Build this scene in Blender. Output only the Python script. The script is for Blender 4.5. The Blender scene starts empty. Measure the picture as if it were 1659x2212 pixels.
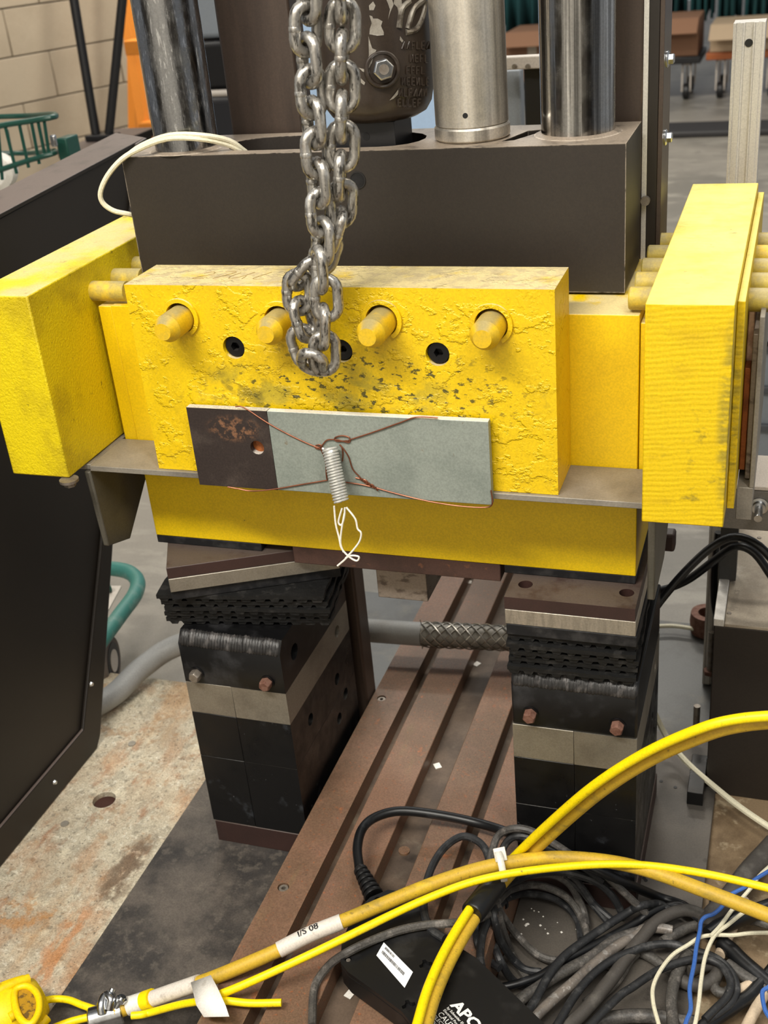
import bpy, bmesh, math, random
from mathutils import Vector, Matrix
from mathutils.geometry import tessellate_polygon
random.seed(7)
S = bpy.context.scene
COL = S.collection
PI = math.pi

# ------------------------------------------------------------------ camera
CAMLOC = Vector((0.4753, -1.1489, 0.0))
CAMROT = (Matrix.Rotation(math.radians(20.672), 3, 'Z') @ Matrix.Rotation(math.radians(62.638), 3, 'X')
          @ Matrix.Rotation(math.radians(-5.548), 3, 'Z'))
FPX = 2528.9
cd = bpy.data.cameras.new('camera')
cam = bpy.data.objects.new('camera', cd); COL.objects.link(cam)
m4 = CAMROT.to_4x4(); m4.translation = CAMLOC; cam.matrix_world = m4
cd.sensor_fit = 'VERTICAL'; cd.sensor_height = 36.0; cd.lens = 36.0 * FPX / 2212.0
cd.clip_start = 0.01; cd.clip_end = 60
S.camera = cam
cd.dof.use_dof = True; cd.dof.focus_distance = 1.36; cd.dof.aperture_fstop = 9.0

# ------------------------------------------------------------------ world, lamps, exposure
W = bpy.data.worlds.new('world'); S.world = W; W.use_nodes = True
bg = W.node_tree.nodes['Background']
bg.inputs[0].default_value = (0.93, 0.96, 1.0, 1); bg.inputs[1].default_value = 0.22
def area(name, loc, target, sx, sy, power, col=(1, 0.95, 0.86)):
    l = bpy.data.lights.new(name, 'AREA'); l.shape = 'RECTANGLE'; l.size = sx; l.size_y = sy
    l.energy = power; l.color = col
    o = bpy.data.objects.new(name, l); COL.objects.link(o); o.location = loc
    o.rotation_euler = (Vector(target) - Vector(loc)).to_track_quat('-Z', 'Y').to_euler()
    return o
area('ceiling_lamp_front', (-0.45, -1.75, 1.75), (0, 0, -0.9), 1.5, 0.22, 54)
area('ceiling_lamp_right', (1.15, -1.3, 1.8), (0.1, 0, -0.9), 0.25, 1.5, 26)
area('ceiling_lamp_back', (0.3, 1.6, 1.9), (0.2, 0.9, -1.2), 1.6, 0.3, 30)
area('ceiling_lamp_far', (-1.2, 4.2, 2.0), (-1.2, 4.4, -1.3), 2.4, 0.3, 82)
area('ceiling_lamp_wall', (-3.0, 3.2, 2.0), (-3.4, 4.4, -0.6), 2.0, 0.3, 42)
area('added_reflector_lamp', (-0.6, -1.95, 2.3), (-0.6, -3.2, 0.2), 2.6, 0.3, 60)  # unseen lamp, added to light the white reflector behind the camera
vs = S.view_settings
vs.view_transform = 'Standard'; vs.look = 'None'; vs.gamma = 1.0; vs.use_curve_mapping = False
vs.exposure = 0.55

# ------------------------------------------------------------------ helpers
def ray(px, py):
    return CAMROT @ Vector(((px - 829.5) / FPX, -(py - 1106.0) / FPX, -1.0))
def P(px, py, x=None, y=None, z=None):
    """point of the place seen at a photo position, on a plane x= / y= / z="""
    d = ray(px, py)
    if x is not None: t = (x - CAMLOC.x) / d.x
    elif y is not None: t = (y - CAMLOC.y) / d.y
    else: t = (z - CAMLOC.z) / d.z
    return CAMLOC + d * t
def lin(c):
    return tuple(((v / 255.0) / 12.92 if v / 255.0 <= 0.04045 else ((v / 255.0 + 0.055) / 1.055) ** 2.4) for v in c) + (1,)

class MB:
    def __init__(s): s.v = []; s.f = []; s.pierced = False
    def add(s, vs_, fs):
        o = len(s.v); s.v += [Vector(v) for v in vs_]; s.f += [tuple(i + o for i in f) for f in fs]; return s
    def box(s, x0, x1, y0, y1, z0, z1, M=None):
        v = [(x, y, z) for z in (z0, z1) for y in (y0, y1) for x in (x0, x1)]
        if M: v = [M @ Vector(p) for p in v]
        return s.add(v, [(0, 2, 3, 1), (4, 5, 7, 6), (0, 1, 5, 4), (2, 6, 7, 3), (0, 4, 6, 2), (1, 3, 7, 5)])
    def frustum(s, p0, p1, r0, r1=None, n=24, rot=0, caps=True):
        if r1 is None: r1 = r0
        return s.lathe(p0, p1, [(r0, 0), (r1, 1)], n, rot, caps)
    def lathe(s, p0, p1, prof, n=28, rot=0, caps=True):
        p0 = Vector(p0); p1 = Vector(p1); a = (p1 - p0); L = a.length; a.normalize()
        u = a.orthogonal().normalized()
        if abs(a.z) < 0.9: u = Vector((0, 0, 1)).cross(a).normalized()
        w = a.cross(u); vs_ = []; fs = []
        for (r, t) in prof:
            for k in range(n):
                q = 2 * PI * k / n + rot
                vs_.append(p0 + a * (L * t) + (u * math.cos(q) + w * math.sin(q)) * r)
        for j in range(len(prof) - 1):
            for k in range(n):
                k2 = (k + 1) % n
                fs.append((j * n + k, j * n + k2, (j + 1) * n + k2, (j + 1) * n + k))
        if caps:
            fs.append(tuple(reversed(range(n)))); fs.append(tuple(range((len(prof) - 1) * n, len(prof) * n)))
        return s.add(vs_, fs)
    def tube(s, pts, r, n=10, closed=False, smooth=True, step=4, flat=1.0):
        pts = [Vector(p) for p in pts]
        rr = r if isinstance(r, (list, tuple)) else None
        if smooth: pts = catmull(pts, step, closed)
        N = len(pts); vs_ = []; fs = []
        t0 = (pts[1] - pts[0]).normalized(); u = t0.orthogonal().normalized()
        for i, p in enumerate(pts):
            if closed: t = (pts[(i + 1) % N] - pts[i - 1])
            else: t = pts[min(i + 1, N - 1)] - pts[max(i - 1, 0)]
            t = t.normalized() if t.length > 1e-9 else t0
            u = (u - t * u.dot(t)); u = u.normalized() if u.length > 1e-6 else t.orthogonal().normalized()
            w = t.cross(u)
            R_ = (rr[0] + (rr[1] - rr[0]) * i / (N - 1)) if rr else r
            for k in range(n):
                q = 2 * PI * k / n
                vs_.append(p + (u * math.cos(q) + w * math.sin(q) * flat) * R_)
        for j in range(N if closed else N - 1):
            j2 = (j + 1) % N
            for k in range(n):
                k2 = (k + 1) % n
                fs.append((j * n + k, j * n + k2, j2 * n + k2, j2 * n + k))
        if not closed:
            fs.append(tuple(reversed(range(n)))); fs.append(tuple(range((N - 1) * n, N * n)))
        return s.add(vs_, fs)
    def prism(s, outer, holes, fn, d0, d1):
        """flat outline (2D) with holes, thickness from d0 to d1; fn(a,b,d)->3D"""
        def ccw(l):
            A = sum(l[i][0] * l[(i + 1) % len(l)][1] - l[(i + 1) % len(l)][0] * l[i][1] for i in range(len(l)))
            return l if A > 0 else list(reversed(l))
        if holes: s.pierced = True
        loops = [ccw(list(outer))] + [list(reversed(ccw(list(h)))) for h in holes]
        flat = [p for l in loops for p in l]
        tris = tessellate_polygon([[Vector((p[0], p[1], 0)) for p in l] for l in loops])
        n = len(flat); vs_ = [fn(p[0], p[1], d0) for p in flat] + [fn(p[0], p[1], d1) for p in flat]
        fs = []
        for t in tris:
            a, b, c = (Vector((*flat[i], 0)) for i in t)
            if (b - a).cross(c - a).z < 0: t = (t[0], t[2], t[1])
            fs.append((t[0], t[2], t[1])); fs.append((t[0] + n, t[1] + n, t[2] + n))
        o = 0
        for l in loops:
            k = len(l)
            for i in range(k):
                a, b = o + i, o + (i + 1) % k
                fs.append((a, b, b + n, a + n))
            o += k
        return s.add(vs_, fs)

def catmull(p, step=4, closed=False):
    out = []; N = len(p)
    if N < 3: return p
    for i in range(N if closed else N - 1):
        a = p[(i - 1) % N] if closed or i > 0 else p[0] * 2 - p[1]
        b = p[i]; c = p[(i + 1) % N]
        d = p[(i + 2) % N] if closed or i + 2 < N else p[-1] * 2 - p[-2]
        for k in range(step):
            t = k / step
            out.append(0.5 * ((2 * b) + (c - a) * t + (2 * a - 5 * b + 4 * c - d) * t * t + (3 * b - a - 3 * c + d) * t ** 3))
    if not closed: out.append(p[-1])
    return out
def circ(cx, cy, r, n=24, ry=None):
    return [(cx + r * math.cos(2 * PI * k / n), cy + (ry or r) * math.sin(2 * PI * k / n)) for k in range(n)]
def slot2(x0, x1, y0, y1, n=8):
    r = (y1 - y0) / 2; cy = (y0 + y1) / 2; o = []
    for k in range(n + 1):
        q = -PI / 2 + PI * k / n; o.append((x1 - r + r * math.cos(q), cy + r * math.sin(q)))
    for k in range(n + 1):
        q = PI / 2 + PI * k / n; o.append((x0 + r + r * math.cos(q), cy + r * math.sin(q)))
    return o
XY = lambda a, b, d: (a, b, d)
XZ = lambda a, b, d: (a, d, b)
YZ = lambda a, b, d: (d, a, b)

def mkobj(name, mb, mat, origin, bevel=0.0, sharp=38, seg=2):
    me = bpy.data.meshes.new(name)
    o = Vector(origin)
    me.from_pydata([tuple(v - o) for v in mb.v], [], mb.f); me.update()
    bm = bmesh.new(); bm.from_mesh(me); bmesh.ops.recalc_face_normals(bm, faces=bm.faces); bm.to_mesh(me); bm.free()
    me.polygons.foreach_set('use_smooth', [True] * len(me.polygons))
    me.set_sharp_from_angle(angle=math.radians(sharp))
    me.materials.append(mat)
    ob = bpy.data.objects.new(name, me); COL.objects.link(ob)
    if bevel and not mb.pierced:
        b = ob.modifiers.new('bevel', 'BEVEL'); b.width = bevel; b.segments = seg; b.limit_method = 'ANGLE'; b.angle_limit = math.radians(40)
    return ob
ORG = {}
def tag(o, label, cat, group=None):
    o['label'] = label; o['category'] = cat
    if group: o['group'] = group
def base_of(mb):
    xs = [v.x for v in mb.v]; ys = [v.y for v in mb.v]; zs = [v.z for v in mb.v]
    return Vector(((min(xs) + max(xs)) / 2, (min(ys) + max(ys)) / 2, min(zs)))
def thing(name, label, cat, loc, group=None):
    o = bpy.data.objects.new(name, None); COL.objects.link(o); o.location = loc; o.empty_display_size = 0.02
    tag(o, label, cat, group); ORG[o.name] = Vector(loc); return o
def solo(name, mb, mat, label, cat, group=None, bevel=0.0, sharp=38):
    b = base_of(mb); o = mkobj(name, mb, mat, b, bevel, sharp); o.location = b; ORG[o.name] = b
    tag(o, label, cat, group); return o
def part(root, name, mb, mat, bevel=0.0, label=None, sharp=38, stuff=False):
    o = mkobj(name, mb, mat, ORG[root.name], bevel, sharp); o.parent = root; ORG[o.name] = ORG[root.name]
    if label: o['label'] = label
    if stuff: o['kind'] = 'stuff'
    return o
def struct(name, mb, mat, bevel=0.0):
    b = base_of(mb); o = mkobj(name, mb, mat, b, bevel); o.location = b; o['kind'] = 'structure'; ORG[o.name] = b; return o

# ------------------------------------------------------------------ materials
def mat(name, col, rough=0.5, metal=0.0, layers=(), bumps=(), spec=0.5, trans=0.0, emit=0.0, rvar=0.0, grain=0.09, wear=None):
    """layers: (kind, colour, scale, lo, hi, amount, stretch); kinds: noise, cell, dust, ring, blob(center, radius)"""
    m = bpy.data.materials.new(name); m.use_nodes = True
    nt = m.node_tree; nd = nt.nodes; lk = nt.links
    b = nd['Principled BSDF']
    b.inputs['Roughness'].default_value = rough; b.inputs['Metallic'].default_value = metal
    b.inputs['Specular IOR Level'].default_value = spec
    if trans: b.inputs['Transmission Weight'].default_value = trans
    tc = nd.new('ShaderNodeTexCoord')
    oi = nd.new('ShaderNodeObjectInfo'); of = nd.new('ShaderNodeVectorMath'); of.operation = 'MULTIPLY_ADD'
    lk.new(oi.outputs['Random'], of.inputs[0]); of.inputs[1].default_value = (7.0, 5.0, 9.0); lk.new(tc.outputs['Object'], of.inputs[2])
    def coords(st):
        if not st: return of.outputs['Vector']
        mp = nd.new('ShaderNodeMapping'); mp.inputs['Scale'].default_value = st[:3]
        if len(st) > 3: mp.inputs['Rotation'].default_value = tuple(math.radians(a) for a in st[3:6])
        lk.new(of.outputs['Vector'], mp.inputs['Vector']); return mp.outputs['Vector']
    def noise(scale, st, detail=6, rgh=0.6):
        n = nd.new('ShaderNodeTexNoise'); n.inputs['Scale'].default_value = scale; n.inputs['Detail'].default_value = detail
        n.inputs['Roughness'].default_value = rgh
        lk.new(coords(st), n.inputs['Vector']); return n.outputs['Fac']
    def rng(v, lo, hi, a=0.0, b_=1.0):
        r = nd.new('ShaderNodeMapRange'); r.inputs['From Min'].default_value = lo; r.inputs['From Max'].default_value = hi
        r.inputs['To Min'].default_value = a; r.inputs['To Max'].default_value = b_; r.interpolation_type = 'SMOOTHSTEP'
        lk.new(v, r.inputs['Value']); return r.outputs['Result']
    def mul(a, b_):
        n = nd.new('ShaderNodeMath'); n.operation = 'MULTIPLY'; lk.new(a, n.inputs[0])
        if isinstance(b_, (int, float)): n.inputs[1].default_value = b_
        else: lk.new(b_, n.inputs[1])
        return n.outputs[0]
    cur = nd.new('ShaderNodeRGB'); cur.outputs[0].default_value = lin(col); cur = cur.outputs[0]
    for L in layers:
        kind, c2, scale, lo, hi, amt = L[:6]; st = L[6] if len(L) > 6 else None
        ext = L[7] if len(L) > 7 else None
        fac = rng(noise(scale, st), lo, hi)
        if kind == 'dust':
            g = nd.new('ShaderNodeNewGeometry'); sx = nd.new('ShaderNodeSeparateXYZ'); lk.new(g.outputs['Normal'], sx.inputs[0])
            fac = mul(fac, rng(sx.outputs['Z'], 0.55, 0.9))
        if kind == 'blob' or ext:
            ctr, rad = ext
            mp = nd.new('ShaderNodeMapping'); mp.vector_type = 'POINT'
            mp.inputs['Location'].default_value = tuple(-c / r for c, r in zip(ctr, rad)); mp.inputs['Scale'].default_value = tuple(1 / r for r in rad)
            lk.new(tc.outputs['Object'], mp.inputs['Vector'])
            ln = nd.new('ShaderNodeVectorMath'); ln.operation = 'LENGTH'; lk.new(mp.outputs['Vector'], ln.inputs[0])
            fac = mul(fac, rng(ln.outputs['Value'], 1.0, 0.45))
        fac = mul(fac, amt)
        mx = nd.new('ShaderNodeMix'); mx.data_type = 'RGBA'
        lk.new(fac, mx.inputs['Factor']); lk.new(cur, mx.inputs[6]); mx.inputs[7].default_value = lin(c2)
        cur = mx.outputs[2]
    if wear:                                        # paint rubbed off along sharp edges
        bv = nd.new('ShaderNodeBevel'); bv.samples = 4; bv.inputs['Radius'].default_value = wear[1]
        g = nd.new('ShaderNodeNewGeometry'); dt = nd.new('ShaderNodeVectorMath'); dt.operation = 'DOT_PRODUCT'
        lk.new(bv.outputs['Normal'], dt.inputs[0]); lk.new(g.outputs['Normal'], dt.inputs[1])
        fac = mul(mul(rng(dt.outputs['Value'], 0.97, 0.80), rng(noise(70, None), 0.36, 0.52)), wear[2])
        mx = nd.new('ShaderNodeMix'); mx.data_type = 'RGBA'
        lk.new(fac, mx.inputs['Factor']); lk.new(cur, mx.inputs[6]); mx.inputs[7].default_value = lin(wear[0]); cur = mx.outputs[2]
    if grain:
        sc_ = nd.new('ShaderNodeVectorMath'); sc_.operation = 'SCALE'; lk.new(cur, sc_.inputs[0])
        lk.new(rng(noise(420, None, 3, 0.7), 0.32, 0.68, 1 - grain, 1 + grain), sc_.inputs['Scale']); cur = sc_.outputs['Vector']
    lk.new(cur, b.inputs['Base Color'])
    if rvar:
        lk.new(rng(noise(40, None), 0.3, 0.7, max(0.02, rough - rvar), min(1, rough + rvar)), b.inputs['Roughness'])
    prev = None
    for B in bumps:
        kind, scale, strength, dist = B[:4]; st = B[4] if len(B) > 4 else None
        if kind == 'noise': h = noise(scale, st, 4)
        elif kind == 'edge':                      # stepped relief: layers of paint that have flaked off
            h = rng(noise(scale, st, 5, 0.62), 0.525, 0.585)
        elif kind == 'wave':
            w = nd.new('ShaderNodeTexWave'); w.inputs['Scale'].default_value = scale; w.inputs['Distortion'].default_value = 3.2
            w.inputs['Detail'].default_value = 2; w.bands_direction = 'Z'; lk.new(coords(st), w.inputs['Vector']); h = w.outputs['Fac']
        bp = nd.new('ShaderNodeBump'); bp.inputs['Strength'].default_value = strength; bp.inputs['Distance'].default_value = dist
        lk.new(h, bp.inputs['Height'])
        if prev: lk.new(prev, bp.inputs['Normal'])
        prev = bp.outputs['Normal']
    if prev: lk.new(prev, b.inputs['Normal'])
    if emit:
        b.inputs['Emission Color'].default_value = lin(col); b.inputs['Emission Strength'].default_value = emit
    return m

YEL = (224, 188, 8); YELDUST = (216, 202, 160)
M_plate = mat('flaked_yellow_paint', YEL, 0.42, layers=[
    ('noise', (204, 166, 10), 9, 0.45, 0.75, 0.5), ('noise', (168, 148, 40), 26, 0.6, 0.78, 0.6),
    ('noise', (152, 140, 48), 30, 0.50, 0.64, 0.65, (0.7, 1, 1), ((-0.02, 0, 0.105), (0.22, 1, 0.055))), ('noise', (58, 60, 30), 160, 0.572, 0.62, 0.9, (0.6, 1, 1), ((0.03, 0, 0.112), (0.25, 1, 0.075))),
    ('noise', (120, 108, 34), 30, 0.5, 0.62, 0.7, None, ((-0.13, 0, 0.09), (0.1, 1, 0.06))),
    ('dust', YELDUST, 22, 0.25, 0.5, 0.8), ('dust', (176, 158, 128), 60, 0.45, 0.6, 0.5)],
    bumps=[('edge', 30, 0.62, 0.0018, (0.8, 1, 1.1)), ('edge', 85, 0.35, 0.0010), ('noise', 240, 0.25, 0.0005)])
M_yel = mat('smooth_yellow_paint', (224, 188, 4), 0.42, layers=[
    ('noise', (204, 168, 6), 12, 0.45, 0.75, 0.5), ('noise', (96, 84, 26), 60, 0.70, 0.74, 0.8),
    ('dust', YELDUST, 22, 0.35, 0.55, 0.75)], bumps=[('noise', 180, 0.2, 0.0006)])
M_rough = mat('rough_cast_yellow_paint', (222, 198, 4), 0.5, layers=[
    ('noise', (168, 144, 14), 14, 0.48, 0.7, 0.6), ('noise', (90, 82, 18), 80, 0.66, 0.72, 0.6),
    ('dust', (212, 190, 140), 9, 0.36, 0.6, 0.75), ('dust', (130, 115, 70), 45, 0.62, 0.7, 0.6)],
    bumps=[('noise', 330, 0.65, 0.0022), ('noise', 90, 0.12, 0.002)])
M_sawn = mat('saw_cut_yellow_paint', (222, 188, 8), 0.42, layers=[
    ('noise', (190, 156, 16), 14, 0.5, 0.75, 0.6, (1, 1, 3)), ('noise', (110, 100, 36), 34, 0.55, 0.72, 0.75, (1.5, 1, 2.4), ((0.025, 0, 0.07), (0.06, 9, 0.09))), ('noise', (140, 126, 44), 40, 0.40, 0.60, 0.75, (1, 1, 2.0), ((0.044, -0.25, 0.12), (0.016, 0.1, 0.14))),
    ('dust', (244, 230, 130), 14, 0.1, 0.6, 0.85), ('dust', (120, 105, 60), 60, 0.64, 0.7, 0.7, (1, 2, 1))],
    bumps=[('wave', 54, 0.17, 0.0011, (1, 1, 1, 0, 6, 0)), ('noise', 120, 0.35, 0.0010, (0.12, 1, 2.5))])
M_pin = mat('dusty_yellow_pin_paint', (218, 178, 22), 0.5, layers=[('noise', (186, 160, 60), 60, 0.45, 0.65, 0.4), ('dust', (150, 138, 96), 40, 0.2, 0.45, 0.9)], bumps=[('noise', 300, 0.15, 0.0004)])
M_rod = mat('dusty_olive_yellow_rod', (182, 160, 64), 0.55, layers=[('noise', (150, 136, 82), 60, 0.4, 0.62, 0.8), ('dust', (164, 150, 104), 30, 0.2, 0.5, 0.8), ('noise', (226, 190, 40), 14, 0.5, 0.65, 0.8)], bumps=[('noise', 260, 0.15, 0.0004)])
M_beam = mat('dark_brown_powder_coat', (39, 33, 28), 0.52, layers=[('noise', (34, 28, 24), 7, 0.4, 0.7, 0.5), ('dust', (150, 136, 120), 40, 0.15, 0.5, 0.85)], bumps=[('noise', 420, 0.18, 0.0005)], grain=0.14, wear=((186, 172, 156), 0.0022, 0.8))
M_guard = mat('dark_brown_sheet_paint', (34, 28, 22), 0.5, layers=[('noise', (28, 23, 18), 5, 0.4, 0.7, 0.5), ('dust', (106, 92, 86), 20, 0.1, 0.5, 0.75)], bumps=[('noise', 300, 0.1, 0.0004)])  # shade of the side put into the dark base; stronger top dust offsets it
M_post = mat('dark_brown_post_paint', (70, 58, 50), 0.4, layers=[('noise', (120, 96, 72), 16, 0.66, 0.75, 0.7, (6, 6, 0.4)), ('noise', (48, 40, 36), 12, 0.4, 0.7, 0.5, (4, 4, 0.4))])
M_cast = mat('dark_brown_cast_paint', (54, 45, 38), 0.3, layers=[('noise', (44, 37, 32), 30, 0.45, 0.65, 0.6)], bumps=[('noise', 90, 0.2, 0.001)])
M_chrome = mat('worn_chromed_steel', (168, 166, 162), 0.2, 1.0, layers=[('noise', (74, 72, 70), 30, 0.45, 0.6, 0.85, (3, 3, 0.03)), ('noise', (226, 224, 220), 50, 0.54, 0.64, 0.8, (3, 3, 0.02))], bumps=[('noise', 60, 0.06, 0.0008, (3, 3, 0.2))], rvar=0.1)  # stretched noise paints light and dark reflection streaks into the colour
M_chromew = mat('scuffed_chromed_steel', (150, 150, 150), 0.22, 1.0, layers=[('noise', (92, 92, 95), 40, 0.45, 0.6, 0.7, (1.4, 1.4, 0.04)), ('noise', (206, 206, 206), 260, 0.54, 0.62, 0.8, (1.2, 1.2, 0.22))], bumps=[('noise', 160, 0.25, 0.001, (1, 1, 0.3))], rvar=0.12)
M_brushed = mat('brushed_steel', (228, 221, 208), 0.36, 0.85, layers=[('noise', (130, 122, 110), 20, 0.46, 0.68, 0.7, (2.5, 2.5, 0.05)), ('noise', (232, 228, 220), 34, 0.54, 0.66, 0.7, (3, 3, 0.03))], bumps=[('noise', 300, 0.05, 0.0003, (1, 1, 0.1))], rvar=0.06)  # vertical streaks stand in for reflections, painted into the base colour
M_galv = mat('tarnished_galvanised_chain_steel', (168, 164, 157), 0.33, 0.75, layers=[('noise', (58, 54, 50), 120, 0.52, 0.62, 0.85, (1.6, 1.6, 0.6)), ('noise', (226, 224, 218), 90, 0.52, 0.66, 0.7, (1.5, 1.5, 0.5)), ('noise', (120, 100, 76), 40, 0.6, 0.75, 0.5)], bumps=[('noise', 220, 0.25, 0.0012)])
M_zinc = mat('zinc_plated_steel', (196, 198, 200), 0.26, 1.0, layers=[('noise', (140, 140, 140), 80, 0.4, 0.7, 0.6)])
M_bolt = mat('weathered_bolt_steel', (150, 142, 132), 0.45, 0.7, layers=[('noise', (112, 98, 86), 110, 0.4, 0.7, 0.6)])
M_rustbolt = mat('rusty_bolt_steel', (126, 92, 78), 0.7, 0.3, layers=[('noise', (100, 64, 50), 120, 0.4, 0.65, 0.8)], bumps=[('noise', 300, 0.3, 0.0008)])
M_mill = mat('mill_finish_grey_steel', (146, 140, 129), 0.5, 0.3, layers=[('noise', (104, 99, 92), 14, 0.42, 0.7, 0.7), ('dust', (148, 140, 126), 30, 0.3, 0.6, 0.4)], bumps=[('noise', 200, 0.1, 0.0004)])
M_alu = mat('saw_cut_aluminium', (186, 178, 164), 0.42, 0.75, layers=[('noise', (150, 144, 132), 60, 0.4, 0.65, 0.6, (3, 1, 0.4)), ('noise', (110, 104, 96), 44, 0.64, 0.7, 0.6)], bumps=[('noise', 160, 0.2, 0.0005, (1, 1, 4))])
M_aludull = mat('dull_aluminium_bar', (158, 152, 140), 0.46, 0.75, layers=[('noise', (128, 122, 112), 20, 0.4, 0.7, 0.6)], bumps=[('noise', 200, 0.1, 0.0003)])
M_extr = mat('anodised_aluminium_profile', (218, 214, 206), 0.45, 0.35, layers=[('noise', (196, 192, 186), 20, 0.4, 0.7, 0.4, (3, 3, 0.4))])
M_black = mat('black_oxide_steel', (15, 15, 16), 0.36, 0.0, spec=0.35, layers=[('noise', (70, 74, 80), 22, 0.60, 0.76, 0.6), ('noise', (130, 132, 136), 120, 0.68, 0.73, 0.5, (1, 1, 0.5)), ('dust', (70, 66, 62), 20, 0.3, 0.6, 0.6)], bumps=[('noise', 120, 0.08, 0.0005)], rvar=0.1)
M_weldblk = mat('black_painted_weldment', (14, 14, 15), 0.3, 0.0, spec=0.35, layers=[('noise', (54, 54, 56), 16, 0.5, 0.7, 0.6)], bumps=[('noise', 90, 0.12, 0.0008)])
M_weld = mat('painted_weld_bead', (36, 35, 35), 0.36, 0.1, layers=[('noise', (96, 92, 90), 50, 0.5, 0.68, 0.6, (2, 1, 1))], bumps=[('noise', 150, 0.5, 0.002, (3, 1, 0.4))])
M_rubber = mat('ribbed_black_rubber', (22, 22, 22), 0.6, spec=0.3, layers=[('noise', (66, 64, 62), 60, 0.52, 0.7, 0.7), ('noise', (16, 16, 16), 30, 0.4, 0.6, 0.5)], bumps=[('noise', 140, 0.5, 0.002)])
M_pad = mat('black_rubber_pad', (24, 24, 26), 0.62, spec=0.3, layers=[('noise', (58, 57, 57), 40, 0.45, 0.7, 0.7)])
M_brownpl = mat('brown_painted_steel_plate', (58, 38, 34), 0.5, layers=[('noise', (44, 30, 27), 12, 0.4, 0.7, 0.6), ('dust', (90, 80, 74), 30, 0.2, 0.5, 0.8)], bumps=[('noise', 200, 0.1, 0.0004)])
M_rustpl = mat('rusty_brown_steel', (82, 58, 50), 0.65, 0.2, layers=[('noise', (60, 44, 38), 20, 0.4, 0.65, 0.7), ('noise', (128, 84, 58), 70, 0.6, 0.7, 0.6)], bumps=[('noise', 200, 0.2, 0.0006)])
M_worn = mat('worn_bare_steel', (150, 138, 126), 0.5, 0.5, layers=[('noise', (88, 76, 68), 36, 0.5, 0.64, 0.8, (1, 1, 2))])
M_tslot = mat('rust_filmed_machined_iron', (128, 97, 77), 0.5, 0.1, grain=0.2, wear=((150, 124, 92), 0.0018, 0.5), layers=[('noise', (96, 76, 58), 5, 0.4, 0.65, 0.8), ('noise', (134, 100, 84), 8, 0.5, 0.7, 0.6), ('noise', (158, 88, 48), 190, 0.60, 0.68, 0.6), ('noise', (170, 98, 56), 40, 0.62, 0.74, 0.55), ('noise', (74, 60, 48), 260, 0.62, 0.7, 0.5), ('noise', (120, 104, 72), 10, 0.6, 0.75, 0.7, (2, 0.4, 1))], bumps=[('noise', 260, 0.15, 0.0004)])
M_tdark = mat('oily_slot_bottom', (98, 82, 68), 0.6, 0.1, layers=[('noise', (130, 118, 100), 30, 0.55, 0.7, 0.6), ('noise', (56, 46, 38), 12, 0.4, 0.6, 0.6)])
M_rusty = mat('pitted_rust_stained_plate', (188, 178, 156), 0.75, grain=0.22, layers=[('noise', (150, 142, 124), 48, 0.50, 0.58, 0.55), ('noise', (222, 216, 198), 110, 0.55, 0.62, 0.55),
    ('noise', (168, 152, 128), 10, 0.45, 0.62, 0.7), ('noise', (120, 112, 96), 70, 0.58, 0.66, 0.7), ('noise', (150, 112, 72), 34, 0.56, 0.68, 0.55), ('noise', (214, 204, 178), 26, 0.56, 0.68, 0.6),
    ('noise', (176, 136, 92), 6, 0.55, 0.72, 0.6, (1.8, 0.5, 1)), ('noise', (168, 118, 74), 12, 0.48, 0.66, 0.5, (1.3, 0.6, 1)), ('noise', (150, 96, 56), 22, 0.56, 0.70, 0.6, (1.5, 0.6, 1)), ('noise', (104, 80, 60), 7, 0.66, 0.70, 0.75, (1.2, 0.7, 1)), ('noise', (92, 84, 72), 200, 0.60, 0.66, 0.7), ('noise', (100, 82, 64), 26, 0.38, 0.50, 0.85, (1.3, 0.8, 1), ((-0.405, -0.06, 0.05), (0.032, 0.11, 9))), ('noise', (176, 122, 62), 40, 0.46, 0.60, 0.6, None, ((-0.52, -0.17, 0.05), (0.11, 0.05, 9))), ('noise', (184, 118, 62), 44, 0.44, 0.60, 0.6, (1.4, 0.6, 1), ((-0.425, -0.22, 0.05), (0.028, 0.13, 9)))], bumps=[('noise', 160, 0.3, 0.001)])
M_rustyR = mat('brown_rust_stained_plate', (128, 108, 82), 0.75, layers=[('noise', (92, 74, 52), 10, 0.45, 0.62, 0.8), ('noise', (166, 150, 122), 30, 0.56, 0.66, 0.7)], bumps=[('noise', 160, 0.3, 0.001)])
M_dustblk = mat('dusty_black_steel', (52, 49, 47), 0.6, 0.05, grain=0.2, layers=[('noise', (98, 90, 82), 9, 0.36, 0.62, 0.8), ('noise', (34, 33, 33), 30, 0.50, 0.66, 0.6), ('noise', (112, 104, 94), 60, 0.5, 0.66, 0.4), ('noise', (180, 176, 168), 160, 0.74, 0.76, 0.8)], bumps=[('noise', 200, 0.1, 0.0003)])
M_greyplate = mat('grey_worn_steel_plate', (98, 92, 85), 0.5, 0.3, layers=[('noise', (80, 76, 72), 10, 0.4, 0.65, 0.7), ('noise', (50, 46, 44), 24, 0.62, 0.72, 0.6)], bumps=[('noise', 200, 0.1, 0.0003)])
M_floor = mat('polished_concrete', (142, 136, 126), 0.42, layers=[('noise', (112, 108, 100), 1.6, 0.42, 0.62, 0.8), ('noise', (166, 160, 148), 5, 0.5, 0.66, 0.6, (1, 2.5, 1)), ('noise', (100, 96, 90), 9, 0.6, 0.7, 0.4)])
M_block = mat('painted_masonry', (172, 158, 136), 0.7, layers=[('noise', (154, 140, 118), 3, 0.4, 0.7, 0.6)], bumps=[('noise', 60, 0.2, 0.003)])
M_mortar = mat('painted_mortar', (150, 136, 114), 0.8)
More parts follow.
